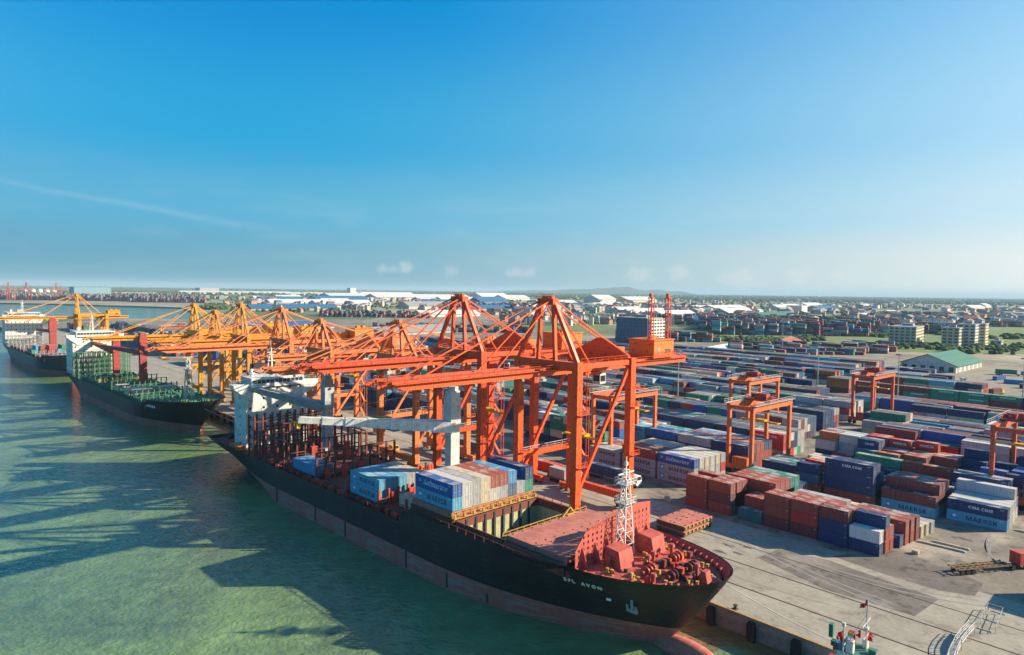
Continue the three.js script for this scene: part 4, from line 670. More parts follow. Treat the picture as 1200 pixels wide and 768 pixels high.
    new Shape().bar(V(3, 13.3, 131.2), V(6, 15.4, 131.2), 0.3).bar(V(6, 15.4, 131.2), V(8, 13.3, 131.2), 0.25).box(6.5, 13.9, 131.3, 3, 0.5, 0.5).part('hatch_gear', M.walkYellow, root);
  }
  coaming(131.4, 145.6, 11.4, 13.0); cover(131.5, 138.4, 13.0, 1.0, M.hatchPink, 1); cover(138.5, 145.4, 13.0, 1.0, M.hatchPink, 1);
  new Shape().span(-12.6, -11.6, 11.4, 13.1, 131.6, 146).part('hatch_side_walk', M.deckBrown, root);
  for (const [a, b] of [[12, 20.5], [36, 48], [49, 61.5], [64, 76.5], [78, 90.5], [91.5, 100.8]]) if (a > 20) { coaming(a, b, 8.5, 9.2); cover(a + 0.2, b - 0.2, 9.2, 0.65, M.deckBrown); }
  // lashing frames between the bays
  for (const [z, y1] of [[63, 16.5], [77.3, 12.9], [91, 13.2], [101.3, 13.6]]) lashFrame(root, z, 11.6, 8.5, y1, z > 70 ? M.lashRed : M.guideBrown);
  for (const z of [23.5, 27.5, 34.6, 48.4]) lashFrame(root, z, 11.9, 8.5, z < 30 ? 20.6 : z < 40 ? 19.4 : 16.5, M.guideBrown, 10, 'cell_guide_frame');
  for (const x of [-11.9, 11.9]) { const s = new Shape(); for (let z = 23.5; z < 48; z += 3.7) s.box(x, 12.5, z, 0.4, 8, 0.4); s.span(x - 0.2, x + 0.2, 16.4, 16.7, 23.5, 48).part('cell_guide_side', M.guideBrown, root); }
  for (const z of [63, 77.3, 91, 101.3]) for (let i = 0; i < 5; i++) { const x = -9.6 + i * 4.8 + (z % 3); new Shape().span(x, x + 1.7, 9.4, 12.4, z + 0.3, z + 0.55).span(x + 0.2, x + 0.5, 9.7, 12.1, z + 0.55, z + 0.62).span(x + 1.1, x + 1.4, 9.7, 12.1, z + 0.55, z + 0.62).part('lashing_panel', M.lashRed, root); }
  // red machinery and vents about the deck
  { const q = makeRandom(5); for (let i = 0; i < 60; i++) { const z = 34 + q() * 66, e = 12.2 * (q() < 0.5 ? -1 : 1); new Shape().box(e + (q() - 0.5) * 0.8, 9 + q() * 0.6, z, 0.4 + q() * 0.8, 0.9 + q() * 1.2, 0.4 + q() * 1.1).part('deck_fitting', M.lashRed, root); } }
  for (const [x, z, w, h] of [[-6, 90.9, 1.8, 3.2], [4, 90.9, 1.8, 3], [-2, 101.2, 2.2, 3.4], [7, 101.2, 2, 3.2], [-9, 77.2, 2, 2.6], [3, 77.2, 2, 2.8], [-5, 48.5, 1.6, 6], [5, 48.5, 1.6, 6]]) new Shape().box(x, 8.5 + h / 2, z + 0.75, w, h, 0.9).box(x, 8.5 + h + 0.15, z + 0.75, w + 0.2, 0.3, 1.1).part('vent_trunk', M.lashRed, root);
  // two deck cranes stowed with their jibs aft
  deckCrane(root, 6.6, 94, 8.5, 34, V(-25, 29, 80), M.offWhite, M.white, 1.3); deckCrane(root, 5.8, 37, 8.5, 31, V(-11.5, 28.2, 12), M.paleBlueGrey, M.steelGrey, 1.3);
  superstructure(root, 8, 16.5, 9.8, 8.5, 30.2, 13.6, M.white, 5, true);
  new Shape().prism([[-2.6, 8.5], [2.6, 8.5], [2.2, 31.5], [-2.2, 31.5]], 1.4, 5.2).part('funnel', M.paleBlueGrey, root); new Shape().prism([[-2.25, 31.5], [2.25, 31.5], [2.1, 33], [-2.1, 33]], 1.7, 5).part('funnel_top', M.hullBlack, root);
  new Shape().span(-13, -11, 9, 10.4, 12, 18).part('lifeboat', M.houseOrange, root);
  // breakwater: a tall perforated plate leaning over the forecastle
  for (const s of [-1, 1]) {
    const sh = new THREE.Shape(); const pts = s < 0 ? [[-11.2, 12.5], [-0.6, 12.5], [-0.6, 19.2], [-2.2, 19.2], [-8.7, 18.2], [-11.2, 15.6]] : [[0.6, 12.5], [9.6, 12.5], [9.6, 19.6], [5, 20.2], [0.6, 19.2]]; pts.forEach(([x, y], i) => i ? sh.lineTo(x, y) : sh.moveTo(x, y));
    for (let x = Math.min(...pts.map((p) => p[0])) + 0.9; x < Math.max(...pts.map((p) => p[0])) - 0.5; x += 1.15) for (let y = 13.4; y < 18.9; y += 1.0) { if (s < 0 && y > 15.4 + (x + 11.2) * 1.0) continue; const h = new THREE.Path(); h.absellipse(x, y, 0.24, 0.3, 0, 2 * Math.PI, true, 0); sh.holes.push(h); }
    const g = new THREE.ExtrudeGeometry(sh, { depth: 0.14, bevelEnabled: false, curveSegments: 4 }); g.deleteAttribute('uv'); g.translate(0, 0, 147.2); mesh('breakwater', metreUV(g, 8), M.deckRed, root);
    const b = new Shape(); for (const x of s < 0 ? [-9.5, -6.2, -3] : [2.4, 5.4, 8.4]) b.prismX([[147.4, 12.6], [148.7, 12.6], [147.4, 16]], x - 0.06, x + 0.06); b.part('breakwater_bracket', M.deckRed, root);
  }
  { // two mast houses and the white lattice foremast
    for (const x of [-4.4, 4.8]) new Shape().prismX([[149, 12.6], [152.8, 12.6], [152.2, 15.6], [149.6, 15.9]], x - 1.8, x + 1.8).part('winch_house', M.deckRed, root);
    const m = new Shape(), y0 = 12.6, y1 = 27.4, c = [[-1.35, -1.1], [1.35, -1.1], [1.35, 1.1], [-1.35, 1.1]], at = (k, t) => V(c[k][0] * mix(1, 0.28, t), mix(y0, y1, t), 148.8 + c[k][1] * mix(1, 0.28, t));
    for (let k = 0; k < 4; k++) { m.bar(at(k, 0), at(k, 1), 0.16); for (let i = 0; i < 7; i++) m.bar(at(k, i / 7), at((k + 1) % 4, (i + 1) / 7), 0.09).bar(at(k, (i + 1) / 7), at((k + 1) % 4, (i + 1) / 7), 0.1); }
    for (const t of [0.62, 0.84]) { const y = mix(y0, y1, t); m.box(0, y, 148.8, 3.6 - t, 0.16, 3 - t).rail([V(-1.5, y, 147.6), V(1.5, y, 147.6), V(1.5, y, 150), V(-1.5, y, 150), V(-1.5, y, 147.6)], 1, 0.1, 1); }
    m.box(0, y1 - 0.6, 148.8, 4.4, 0.2, 0.2).bar(V(0, y1, 148.8), V(0, y1 + 2.2, 148.8), 0.16).box(0, y1 + 1, 148.8, 0.5, 0.6, 0.5).part('foremast', M.white, root);
  }
  for (const x of [-6, 0, 6]) winchShape(new Shape(), x, 8.5, -3).part('mooring_winch', M.deckBrown, root);
  { // winches, bollards, fairleads and vents on the forecastle
    for (const [x, z] of [[-3.8, 156.5], [3.9, 156.5], [-2.3, 160.2], [2.6, 160.3]]) winchShape(new Shape(), x, 12.55, z).part('anchor_winch', z > 158 ? M.deckBrown : M.lashRed, root);
    for (const [x, z] of [[-8.2, 152], [-7.4, 156.5], [-5.3, 161], [8.2, 152], [7.3, 156.6], [5.2, 161.2], [-2, 163.6], [2, 163.7]]) bollardShape(new Shape(), x, 12.55, z).part('bollard', M.walkYellow, root);
    for (const [x, z, h] of [[-6.4, 150.4, 1.6], [6.6, 150.6, 1.7], [-6, 158.8, 1.2], [6.2, 154.2, 1.5], [0.2, 162.6, 2.2], [-0.8, 154.2, 1.4], [1.6, 153.6, 1.2]]) new Shape().pole(V(x, 12.5, z), V(x, 12.5 + h, z), 0.3, 0.3, 10).pole(V(x, 12.5 + h, z), V(x, 12.6 + h + 0.35, z), 0.55, 0.4, 12).part('vent_mushroom', M.deckRed, root);
    { const q = makeRandom(77), sets = [M.deckBrown, M.lashRed, M.steelDark, M.walkYellow]; for (let i = 0; i < 34; i++) { const z = 150 + q() * 14, w = Math.max(0.5, f.edgeAt(z, 12.55) - 1.6), x = (q() * 2 - 1) * w, h = 0.4 + q() * 1.3, s = new Shape().box(x, 12.55 + h / 2, z, 0.25 + q() * 0.7, h, 0.25 + q() * 0.8); if (q() < 0.4) s.bar(V(x, 12.55 + h, z), V(x + (q() - 0.5) * 2, 12.6 + h, z + (q() - 0.5) * 2), 0.1); s.part('deck_fitting', sets[Math.floor(q() * 4)], root); } for (const x of [-0.9, 0.9]) new Shape().bar(V(x * 2.6, 12.75, 157), V(x * 1.6, 12.75, 163), 0.22).part('anchor_chain', M.steelDark, root); }
    new Shape().prismX([[163.2, 12.55], [165.1, 12.55], [164.6, 14.6], [163.9, 14.6]], -0.7, 0.7).part('bow_chock', M.deckRed, root);
  }
  { // anchor in its hawse on the river side, and name on the bow
    const z = 155.6, x = -f.edgeAt(z, 8.3) - 0.1;
    new Shape().pole(V(x + 0.3, 9.3, z), V(x - 0.35, 9.2, z + 0.15), 1.15, 1.05, 14).part('hawse_pipe', M.hullBlack, root);
    const s = new Shape().bar(V(x - 0.45, 9.9, z + 0.1), V(x - 0.05, 7.2, z), 0.42, 0.42).bar(V(x - 0.1, 7.35, z - 0.95), V(x - 0.1, 7.35, z + 0.95), 0.5, 0.5); for (const q of [-1, 1]) s.bar(V(x - 0.15, 7.4, z + q * 0.8), V(x - 0.45, 8.3, z + q * 0.75), 0.4, 0.28); s.part('anchor', M.steelGrey, root);
    const words = (text, z0, y, size, gap) => { let z = z0; for (const ch of text) { if (ch !== ' ') { const g = new TextGeometry(ch, { font, size, depth: 0.08, curveSegments: 3 }); g.computeBoundingBox(); const w = g.boundingBox.max.x; const a = f.edgeAt(z, y), b = f.edgeAt(z + 1.2, y), ang = Math.atan2(a - b, 1.2), up = f.edgeAt(z, y + 1) - a; const m = new THREE.Matrix4().makeRotationY(-Math.PI / 2 + ang); m.multiply(new THREE.Matrix4().makeRotationX(Math.atan2(up, 1))); m.setPosition(-(a + 0.06), y, z); g.applyMatrix4(m); g.deleteAttribute('uv'); mesh('letter', metreUV(g, 4), M.letter, root); z += (w + gap) * Math.cos(ang); } else z += size * 1.1; } };
    words('SFL AVON', 145.2, 10.3, 0.82, 0.2);
    new Shape().box(-(f.edgeAt(152, 8.4) + 0.05), 8.4, 152, 0.06, 0.4, 0.8, 0.4).part('hull_mark', M.letter, root);
  }
  // mooring lines from the bow
  // boxes on deck: their feet rest on the hatch covers, each is a thing of its own
  const place = (kind, len, row, z1, y, label) => { const p = V(-10.9 + 2.5 * row + 1.05, y, z1 - len / 2).applyAxisAngle(V(0, 1, 0), yaw); container(kind, len, p.x + 87.8, p.y, p.z - 220, label, 'containers on the deck of the black ship', yaw); };
  const y1 = 14.25 + 0.13, y2 = y1 + CH + 0.01, lows = 'LpgcpgsgG', ups = 'Spgcrrk';
  [...lows].forEach((c, i) => place(K[c], C40, i, 115.9, y1, `${lookOf[K[c]][3]} long container, bottom tier before the open hold`));
  [...ups].forEach((c, i) => place(K[c], C40, i, 115.9, y2, `${lookOf[K[c]][3]} long container, top tier before the open hold`));
  place(K.n, C40, 8, 115.9, y2, 'navy blue long container, top tier at the quay side'); 
  const z2 = 90.3, b1 = 9.85 + 0.13, b2 = b1 + CH + 0.01;
  [...'LLLgg'].forEach((c, i) => { place(K[c], C40, i, z2, b1, `${lookOf[K[c]][3]} long container, bottom tier amidships between red frames`); }); [...'LLLgc'].forEach((c, i) => place(K[c], C40, i, z2, b2, `${lookOf[K[c]][3]} long container, top tier amidships between red frames`));
  [...'gp'].forEach((c, i) => { place(K[c], C40, 7 + i, 100.7, b1, `${lookOf[K[c]][3]} long container, low beside the forward deck crane`); place(K[c], C40, 7 + i, 100.7, b2, `${lookOf[K[c]][3]} long container, upper beside the forward deck crane`); });
  place(K.c, C20, 1, 100.4, b1, 'cream short container, alone below the bright blue container'); place(K.k, C40, 0, 61.3, b1, 'sky blue long container, alone on deck before the cell guides'); place(K.k, C40, 1, 61.3, b1, 'sky blue long container, second from the river on deck');
}
// ---------------------------------------------------------------- the green-decked ship astern of it
{
  const L = 190, B = 28, top = (z) => 9.2 + 3.2 * smooth((z - 152) / 12) + 1.4 * clamp((z - 165) / 25), f = hullForm(L, B, top), root = thing('container_ship', 'dark-hulled container ship with green deck and red deck cranes', 'ship', [84.2, 0, -459], 0.03);
  mesh('hull', hullSkin(f, 3.2, top, 7), M.hullBlack, root); mesh('boot_topping', hullSkin(f, -1.2, 3.2, 3), M.bootRed, root);
  mesh('deck', deckSheet(f, 0.6, 158, 8.3), M.deckGreen, root); mesh('deck', deckSheet(f, 158, 189, 11.6, 0.25), M.deckGreen, root); new Shape().span(-13.4, 13.4, 8.2, 11.6, 157.8, 158).part('deck_step', M.deckGreen, root);
  for (let z = 46; z < 150; z += 14.6) {
    const s = new Shape().span(-11.6, 11.6, 8.3, 10, z, z + 12.4); s.part('hatch_cover', M.deckGreen, root); lashFrame(root, z + 13.5, 11.8, 8.3, 8.3 + between(3.5, 5.6), M.guideGreen, 10);
    const fm = rnd() < 0.4 ? M.walkYellow : M.guideGreen; for (let i = 0; i < 16; i++) { const h = between(0.6, 1.8); new Shape().box(between(-11, 11), 10 + h / 2, z + between(0.6, 11.6), between(0.4, 1.6), h, between(0.4, 1.6)).part('deck_fitting', fm, root); }
  }
  for (const z of [30, 34, 38, 42]) lashFrame(root, z, 12.2, 8.3, 21.5, M.guideGreen, 10, 'cell_guide_frame');
  superstructure(root, 9, 24, 11, 8.3, 32, 14, M.white, 6);
  new Shape().prism([[-2.6, 8.3], [2.6, 8.3], [2.2, 34], [-2.2, 34]], 3, 8).part('funnel', M.deckGreen, root);
  deckCrane(root, 3, 98, 8.3, 34, V(-2, 25.5, 48), M.shipRed, M.shipRed, 1.5); deckCrane(root, 3, 52, 8.3, 31, V(-3, 27, 14), M.shipRed, M.shipRed, 1.5);
  { const m = new Shape(), c = [[-1.6, -1.2], [1.6, -1.2], [1.6, 1.2], [-1.6, 1.2]], at = (k, t) => V(c[k][0] * mix(1, 0.3, t), mix(11.6, 29, t), 168 + c[k][1] * mix(1, 0.3, t)); for (let k = 0; k < 4; k++) { m.bar(at(k, 0), at(k, 1), 0.26); for (let i = 0; i < 6; i++) m.bar(at(k, i / 6), at((k + 1) % 4, (i + 1) / 6), 0.16).bar(at(k, (i + 1) / 6), at((k + 1) % 4, (i + 1) / 6), 0.16); } m.box(0, 24, 168, 3, 0.2, 2.6).box(0, 29, 168, 3.6, 0.25, 0.3).part('foremast', M.offWhite, root); }
  for (const [x, z] of [[-4, 174], [4, 174], [-2.4, 178.5], [2.6, 178.5]]) winchShape(new Shape(), x, 11.6, z).part('anchor_winch', M.guideGreen, root);
  for (const [x, z] of [[-8, 170], [8, 170], [-5, 181], [5, 181]]) bollardShape(new Shape(), x, 11.6, z).part('bollard', M.walkYellow, root);
  { const s = new Shape(); for (let i = 0; i < 6; i++) s.box(-(f.half(clamp((158 + i * 1.5) / L), 0.78) + 0.06), 9.6, 158 + i * 1.5, 0.08, 0.9, 0.9, 0.15); s.part('name_plate', M.letter, root); }
  const at = (row, z, y) => V(-10.9 + 2.5 * row, y, z).applyAxisAngle(V(0, 1, 0), 0.03).add(V(84.2, 0, -459));
  for (const [row, z, y, c] of [[0, 130, 10.02, 'c'], [1, 130, 10.02, 'p'], [2, 130, 10.02, 'c'], [3, 130, 10.02, 'g'], [0, 115.4, 10.02, 'c'], [1, 115.4, 10.02, 'c'], [5, 130, 10.02, 'c'], [6, 130, 10.02, 'p'], [7, 130, 10.02, 'c']]) { const p = at(row, z - 3, y); container(K[c], C20, p.x, p.y, p.z, `${lookOf[K[c]][3]} short container on the green deck behind the forecastle`, 'containers on the green deck', 0.03); }
  for (const [row, z, y, c] of [[4, 62, 20, 'G'], [5, 62, 20, 'G']]) 0;
}
// ---------------------------------------------------------------- the farthest ship along the quay
{
  const L = 200, B = 28, top = (z) => 10 + 3.2 * smooth((z - 165) / 12) + 1.2 * clamp((z - 175) / 25), f = hullForm(L, B, top), root = thing('container_ship', 'navy-hulled container ship at the far end of the quay', 'ship', [80, 0, -690], 0.025);
  mesh('hull', hullSkin(f, 3.2, top, 7), M.hullBlue, root); mesh('boot_topping', hullSkin(f, -1.2, 3.2, 3), M.bootRed, root);
  mesh('deck', deckSheet(f, 0.6, 170, 9), M.deckBrown, root); mesh('deck', deckSheet(f, 170, 199, 12.2, 0.25), M.deckBrown, root);
  superstructure(root, 8, 24, 12.5, 9, 35, 14.2, M.white, 9);
  for (let z = 44; z < 165; z += 14.6) { new Shape().span(-11.6, 11.6, 9, 10.6, z, z + 12.4).part('hatch_cover', M.deckBrown, root); lashFrame(root, z + 13.5, 12, 9, 13.5, M.steelGrey, 10); }
  for (const z of [30, 35, 40]) lashFrame(root, z, 12.4, 9, 18, M.steelGrey, 10, 'cell_guide_frame');
  new Shape().prism([[-2.6, 9], [2.6, 9], [2.2, 37], [-2.2, 37]], 2, 7).part('funnel', M.paleBlueGrey, root);
  deckCrane(root, 4, 110, 9, 33, V(0, 24, 78), M.shipRed, M.shipRed, 2);
  const at = (row, z, y) => V(-10.9 + 2.5 * row, y, z).applyAxisAngle(V(0, 1, 0), 0.025).add(V(80, 0, -690));
  [...'GLrmRrLG'].forEach((c, i) => { for (const k of [0, 1]) { const p = at(i, 126 - (i % 2), 10.62 + k * 2.61); if (k === 0 || i % 3) container(K[c], C40, p.x, p.y, p.z, `${lookOf[K[c]][3]} long container, ${k ? 'top' : 'bottom'} tier on the navy ship`, 'containers on the navy ship', 0.025); } });
}
// ================================================================ things on the quay
function liftedCover(x, z, w, l, layers, label) { // ship's hatch covers set down on the quay
  for (let k = 0; k < layers; k++) {
    const t = thing('hatch_cover_slab', `${label}, ${layers === 1 ? 'lying flat' : k === 0 ? 'under another cover' : 'on top of another cover'}`, 'hatch cover', [x + k * 0.25, QY + 0.3 + k * 1.12, z - k * 0.2], 0, 'hatch covers set down on the quay');
    const top = new Shape().span(-w / 2, w / 2, 0.85, 1.0, -l / 2, l / 2).part('top_plate', M.hatchPink, t);
    const s = new Shape(); for (let a = -w / 2 + 0.15; a <= w / 2; a += (w - 0.3) / 5) s.box(a, 0.45, 0, 0.22, 0.8, l - 0.1); for (const b of [-l / 2 + 0.12, l / 2 - 0.12, 0]) s.box(0, 0.45, b, w - 0.1, 0.8, 0.16); s.part('girders', M.rust, t);
    const p = new Shape(); for (let a = -w / 2 + 1; a < w / 2; a += 2.5) for (const b of [-l / 2 + 0.4, -0.5, 0.5, l / 2 - 0.4]) p.box(a, 1.06, b, 0.3, 0.12, 0.3); p.part('container_sockets', M.deckBrown, t);
    for (let q = -l / 2 + 0.5; q < l / 2; q += 1.6) s.list.length && 0;
    const c = new Shape(); for (let a = -w / 2 + 0.5; a < w / 2; a += 1.5) c.box(a, 0.6, l / 2 + 0.08, 0.35, 0.5, 0.16); c.part('cleats', M.walkYellow, t);
  }
  for (const [a, b] of [[-w / 2 + 0.6, -l / 2 + 0.6], [w / 2 - 0.6, -l / 2 + 0.6], [-w / 2 + 0.6, l / 2 - 0.6], [w / 2 - 0.6, l / 2 - 0.6]]) { const d = thing('timber_block', 'timber block under the corner of a hatch cover', 'block', [x + a, QY, z + b], 0, 'timber blocks under the hatch covers'); new Shape().box(0, 0.15, 0, 0.8, 0.3, 0.8).box(0, 0.29, 0, 0.9, 0.02, 0.5).part('baulk', M.rust, d); }
}
liftedCover(134, -86.6, 11.4, 7.4, 2, 'pinkish red hatch cover beside the bow');
liftedCover(124, -96, 6, 9, 2, 'pinkish red hatch cover behind the foremast');
function truck(x, z, turn, label, cabM, load, long = true) {
  const t = thing('trailer_truck', label, 'truck', [x, QY, z], turn, 'trucks working in the port'), l = long ? 12.6 : 7;
  const bed = new Shape().span(-0.55, -0.4, 0.85, 1.25, -l, 0).span(0.4, 0.55, 0.85, 1.25, -l, 0); for (let a = -l + 0.2; a < 0; a += 1.5) bed.box(0, 1.2, a, 2.4, 0.12, 0.2); for (const a of [-l + 0.2, -l * 0.5 - 0.2, -l * 0.5 + 0.2, -0.2]) bed.box(-1.15, 1.3, a, 0.25, 0.25, 0.3).box(1.15, 1.3, a, 0.25, 0.25, 0.3); bed.span(-1.24, -1.12, 1.05, 1.25, -l, 0).span(1.12, 1.24, 1.05, 1.25, -l, 0);
  bed.part('trailer_bed', M.trailer ??= paint(0.3, 0.19, 0.1, { rough: 0.85 }), t);
  for (const a of [-l + 1.2, -l + 2.5, -l + 3.8, 0.7, 3.9]) for (const s of [-1, 1]) new Shape().pole(V(s * 0.75, 0.5, a), V(s * 1.2, 0.5, a), 0.5, 0.5, 14).part('wheel', M.rubber, t);
  const cab = new Shape().prismX([[2.2, 0.8], [4.9, 0.8], [4.9, 2], [4.6, 3.2], [2.2, 3.3]], -1.2, 1.2).part('cab', cabM, t);
  new Shape().prismX([[4.82, 2.15], [4.9, 2.15], [4.66, 3.05], [4.58, 3.05]], -1.05, 1.05).part('windscreen', M.glass, cab); for (const s of [-1, 1]) new Shape().box(s * 1.21, 2.5, 3.9, 0.04, 0.75, 1).part('side_window', M.glass, cab);
  new Shape().box(0, 0.75, 1.8, 0.9, 0.25, 5.2).box(0, 0.6, 4.95, 2.4, 0.4, 0.2).part('chassis', M.steelDark, t);
  if (load) { const g = container(load, long ? C40 : C20, 0, 0, 0, `${lookOf[load][3]} ${long ? 'long' : 'short'} container on a ${label.includes('inland') ? 'truck inland' : 'truck in the port'}`, 'containers on trucks'); const p = V(0, 1.46, -l / 2).applyAxisAngle(V(0, 1, 0), turn); g.position.set(x + p.x, QY + p.y, z + p.z); g.rotation.y = turn; }
  return t;
}
truck(163, -31.4, 1.05, 'empty rusty flatbed trailer with red cab crossing the apron', M.lashRed, null);
truck(152, -118, 0.02, 'truck with white cab in the lane before the grey stacks', M.white, 'navy_plain');
truck(139.5, -128, 0, 'truck with white cab between the legs of the orange cranes', M.white, 'grey_plain', false);
truck(142, -168, 0, 'truck with blue cab under the pale crane', M.roofBlue, 'slate_plain');
truck(121, -192, 0, 'truck with yellow cab waiting under the pale crane', M.yellow, null);
truck(150.5, -212, Math.PI, 'truck with white cab heading away along the apron', M.white, 'light_maersk');
truck(142, -146, Math.PI, 'truck with red cab behind the second orange crane', M.lashRed, 'red_plain');
for (const [x, z, a, c, l] of [[430, -40, 0.6, M.white, 'blue_plain'], [446, -62, 0.4, M.lashRed, 'brown_plain'], [470, -30, -0.6, M.white, 'red_plain'], [500, -80, 1.2, M.roofBlue, 'orange_plain'], [520, -52, 0.2, M.white, null], [455, -95, 1.5, M.yellow, 'maroon_plain'], [545, -92, 2.2, M.white, 'navy_plain'], [495, -125, 0.9, M.white, null], [560, -60, 1.5, M.lashRed, 'grey_plain'], [575, -110, 0.3, M.roofBlue, 'green_plain'], [600, -70, 1.1, M.white, 'blue_plain']])
  truck(x, z, a, c === M.white ? `inland truck with white cab ${l ? 'under a ' + lookOf[l][3] + ' container' : 'pulling an empty trailer'}` : `inland truck with ${c === M.lashRed ? 'red' : c === M.yellow ? 'yellow' : 'blue'} cab ${l ? 'under a ' + lookOf[l][3] + ' container' : 'pulling an empty trailer'}`, c, l);
{ // apron bollards
  for (let z = 8; z > -330; z -= 22) { const t = thing('mooring_bollard', 'dark iron mooring bollard on the quay edge', 'bollard', [106, QY, z], 0, 'bollards along the quay edge'); new Shape().pole(V(0, 0, 0), V(0, 0.6, 0), 0.28, 0.24, 12).pole(V(0, 0.6, 0), V(0, 0.75, 0), 0.42, 0.38, 12).part('post', M.steelDark, t); new Shape().box(0, 0.04, 0, 0.9, 0.08, 0.9).part('base_plate', M.rust, t); }
}
function lightMast(x, z, h, label) {
  const t = thing('light_mast', label, 'light mast', [x, QY, z], 0, 'tall light masts in the port');
  new Shape().pole(V(0, 0, 0), V(0, h, 0), 0.34, 0.16, 10).part('pole', M.galvanised, t); new Shape().box(0, 0.3, 0, 1.1, 0.6, 1.1).part('footing', M.concreteWall, t);
  const ring = new Shape().pole(V(0, h - 0.3, 0), V(0, h, 0), 1.1, 1.1, 12).part('head_ring', M.steelGrey, t); for (let k = 0; k < 6; k++) { const a = k / 6 * 2 * Math.PI; new Shape().box(1.3 * Math.cos(a), h - 0.45, 1.3 * Math.sin(a), 0.55, 0.4, 0.55, -a).part('floodlight', M.steelGrey, ring); }
}
for (const [x, z, h, l] of [[361, -116, 26, 'tall light mast beside the lone yard gantry'], [401, -172, 26, 'tall light mast in the gap between inland blocks'], [390, -72, 26, 'tall light mast in front of the truck park'], [285, -190, 26, 'tall light mast behind the twin gantries'], [270, -243, 26, 'tall light mast among inland stacks behind the orange cranes'], [181, -214, 22, 'light mast at the corner of the block facing the pale crane'], [480, -420, 28, 'tall light mast near the blue office block'], [212, -362, 24, 'tall light mast beyond the amber crane'], [330, -560, 28, 'tall light mast at the far edge of the port'], [240, -640, 28, 'tall light mast near the far basin'], [620, -300, 28, 'tall light mast beside the inland road']]) lightMast(x, z, h, l);
{ // small boat at the quay under the camera: only its mast and flags reach into view
  const t = thing('harbour_boat', 'small harbour boat with flag-hung mast at the quay edge', 'boat', [99.2, 0, -33.4], 0.1);
  const wm = paint(0.4, 0.05, 0.04);
  const hs = new THREE.Shape(); [[-2.6, -9], [2.6, -9], [2.8, 3], [1.6, 8], [0, 10.5], [-1.6, 8], [-2.8, 3]].forEach(([x, z], i) => i ? hs.lineTo(x, -z) : hs.moveTo(x, -z));
  const hg = new THREE.ExtrudeGeometry(hs, { depth: 2.4, bevelEnabled: true, bevelSize: 0.2, bevelThickness: 0.2, bevelSegments: 1 }); hg.rotateX(-Math.PI / 2); hg.translate(0, -0.6, 0); mesh('hull', metreUV(hg, 8), M.hullBlue, t);
  const wh = new Shape().span(-2.1, 2.1, 2, 5, -6, 1.4).span(-1.7, 1.7, 5, 6.4, -4.6, 0.9).part('wheelhouse', M.white, t); new Shape().span(-2.3, 2.3, 4.9, 5.05, -6.3, 1.7).part('boat_deck', wm, t); { const q = makeRandom(88); for (let i = 0; i < 14; i++) { const x = -2 + 4 * q(), z = -6 + 6.6 * q(), h = 0.5 + q() * 1.4; new Shape().box(x, (z < 0 ? 8.0 : 6.4) + h / 2, z, 0.4 + q() * 0.6, h, 0.4 + q() * 0.8).part('deck_clutter', [M.white, wm, M.roofBlue, M.roofGreen, M.yellow][Math.floor(q() * 5)], t); } } new Shape().span(-1.4, 1.4, 5.1, 6, 0.6, 0.66).span(-1.56, -1.5, 5.1, 6, -2.4, 0.2).part('window', M.glass, wh); new Shape().span(-1.6, 1.6, 6.4, 7.9, -4.4, -0.2).part('upper_cabin', M.white, t); new Shape().span(-1.9, 1.9, 7.9, 8.0, -4.7, 0.1).part('roof', M.roofGreen, wh); new Shape().box(-0.3, 6.85, -1.6, 1.8, 0.6, 1.5).part('roof_locker', M.roofBlue, wh);
  const mast = new Shape().pole(V(0.5, 6.5, -1.2), V(0.5, 15.4, -1.2), 0.12, 0.08, 8).bar(V(-1.4, 12, -1.2), V(2.4, 12, -1.2), 0.1).bar(V(-0.8, 10, -1.2), V(1.9, 10, -1.2), 0.1).bar(V(0.5, 13.2, -1.2), V(-3.2, 8.2, -3.4), 0.07).box(0.5, 11.2, -1.2, 0.8, 0.3, 0.5).pole(V(-3, 6.4, -3.2), V(-3, 12.6, -3.2), 0.09, 0.06, 8).box(-3, 12.3, -3.2, 0.4, 0.5, 0.4).box(-2.7, 9.5, -3.2, 0.5, 0.35, 0.3).part('mast', M.offWhite, t);
  new Shape().rail([V(-2.6, 2, 7), V(-2.7, 2, 0), V(-2.6, 2, -8.6), V(2.6, 2, -8.6)], 1.1, 0.07, 1.5).part('handrail', M.yellow, t);
  const cloth = (x, y, z, w, h, a) => { const g = new THREE.PlaneGeometry(w, h, 10, 6), p = g.attributes.position; for (let i = 0; i < p.count; i++) { const u = p.getX(i) / w + 0.5; p.setZ(i, (0.3 * Math.sin(u * 8 + y * 3) + 0.2 * Math.sin(p.getY(i) * 6 + u * 4)) * u); p.setY(i, p.getY(i) * (1 - 0.35 * u) - 0.7 * u * u); p.setX(i, p.getX(i) * 0.85); } g.translate(w / 2 * 0.85, 0, 0); g.rotateY(a); g.translate(x, y, z); g.computeVertexNormals(); return g; };
  const fm = paint(0.5, 0.03, 0.03, { rough: 0.9, wear: false }); for (const [x, y, z, w, h, a] of [[0.5, 14.8, -1.2, 1.1, 0.9, 2.4], [1.2, 9.6, -1.2, 1.7, 1.3, -0.3], [-1.6, 11, -1.4, 1.2, 1.1, 0.6], [-3, 11.2, -3.2, 1.3, 1, 2.6], [-3, 10, -3.2, 1.5, 1.2, 0.4]]) { const m = mesh('flag', cloth(x, y, z, w, h, a), fm, t); m.userData.label = 'red cloth flag'; }
}
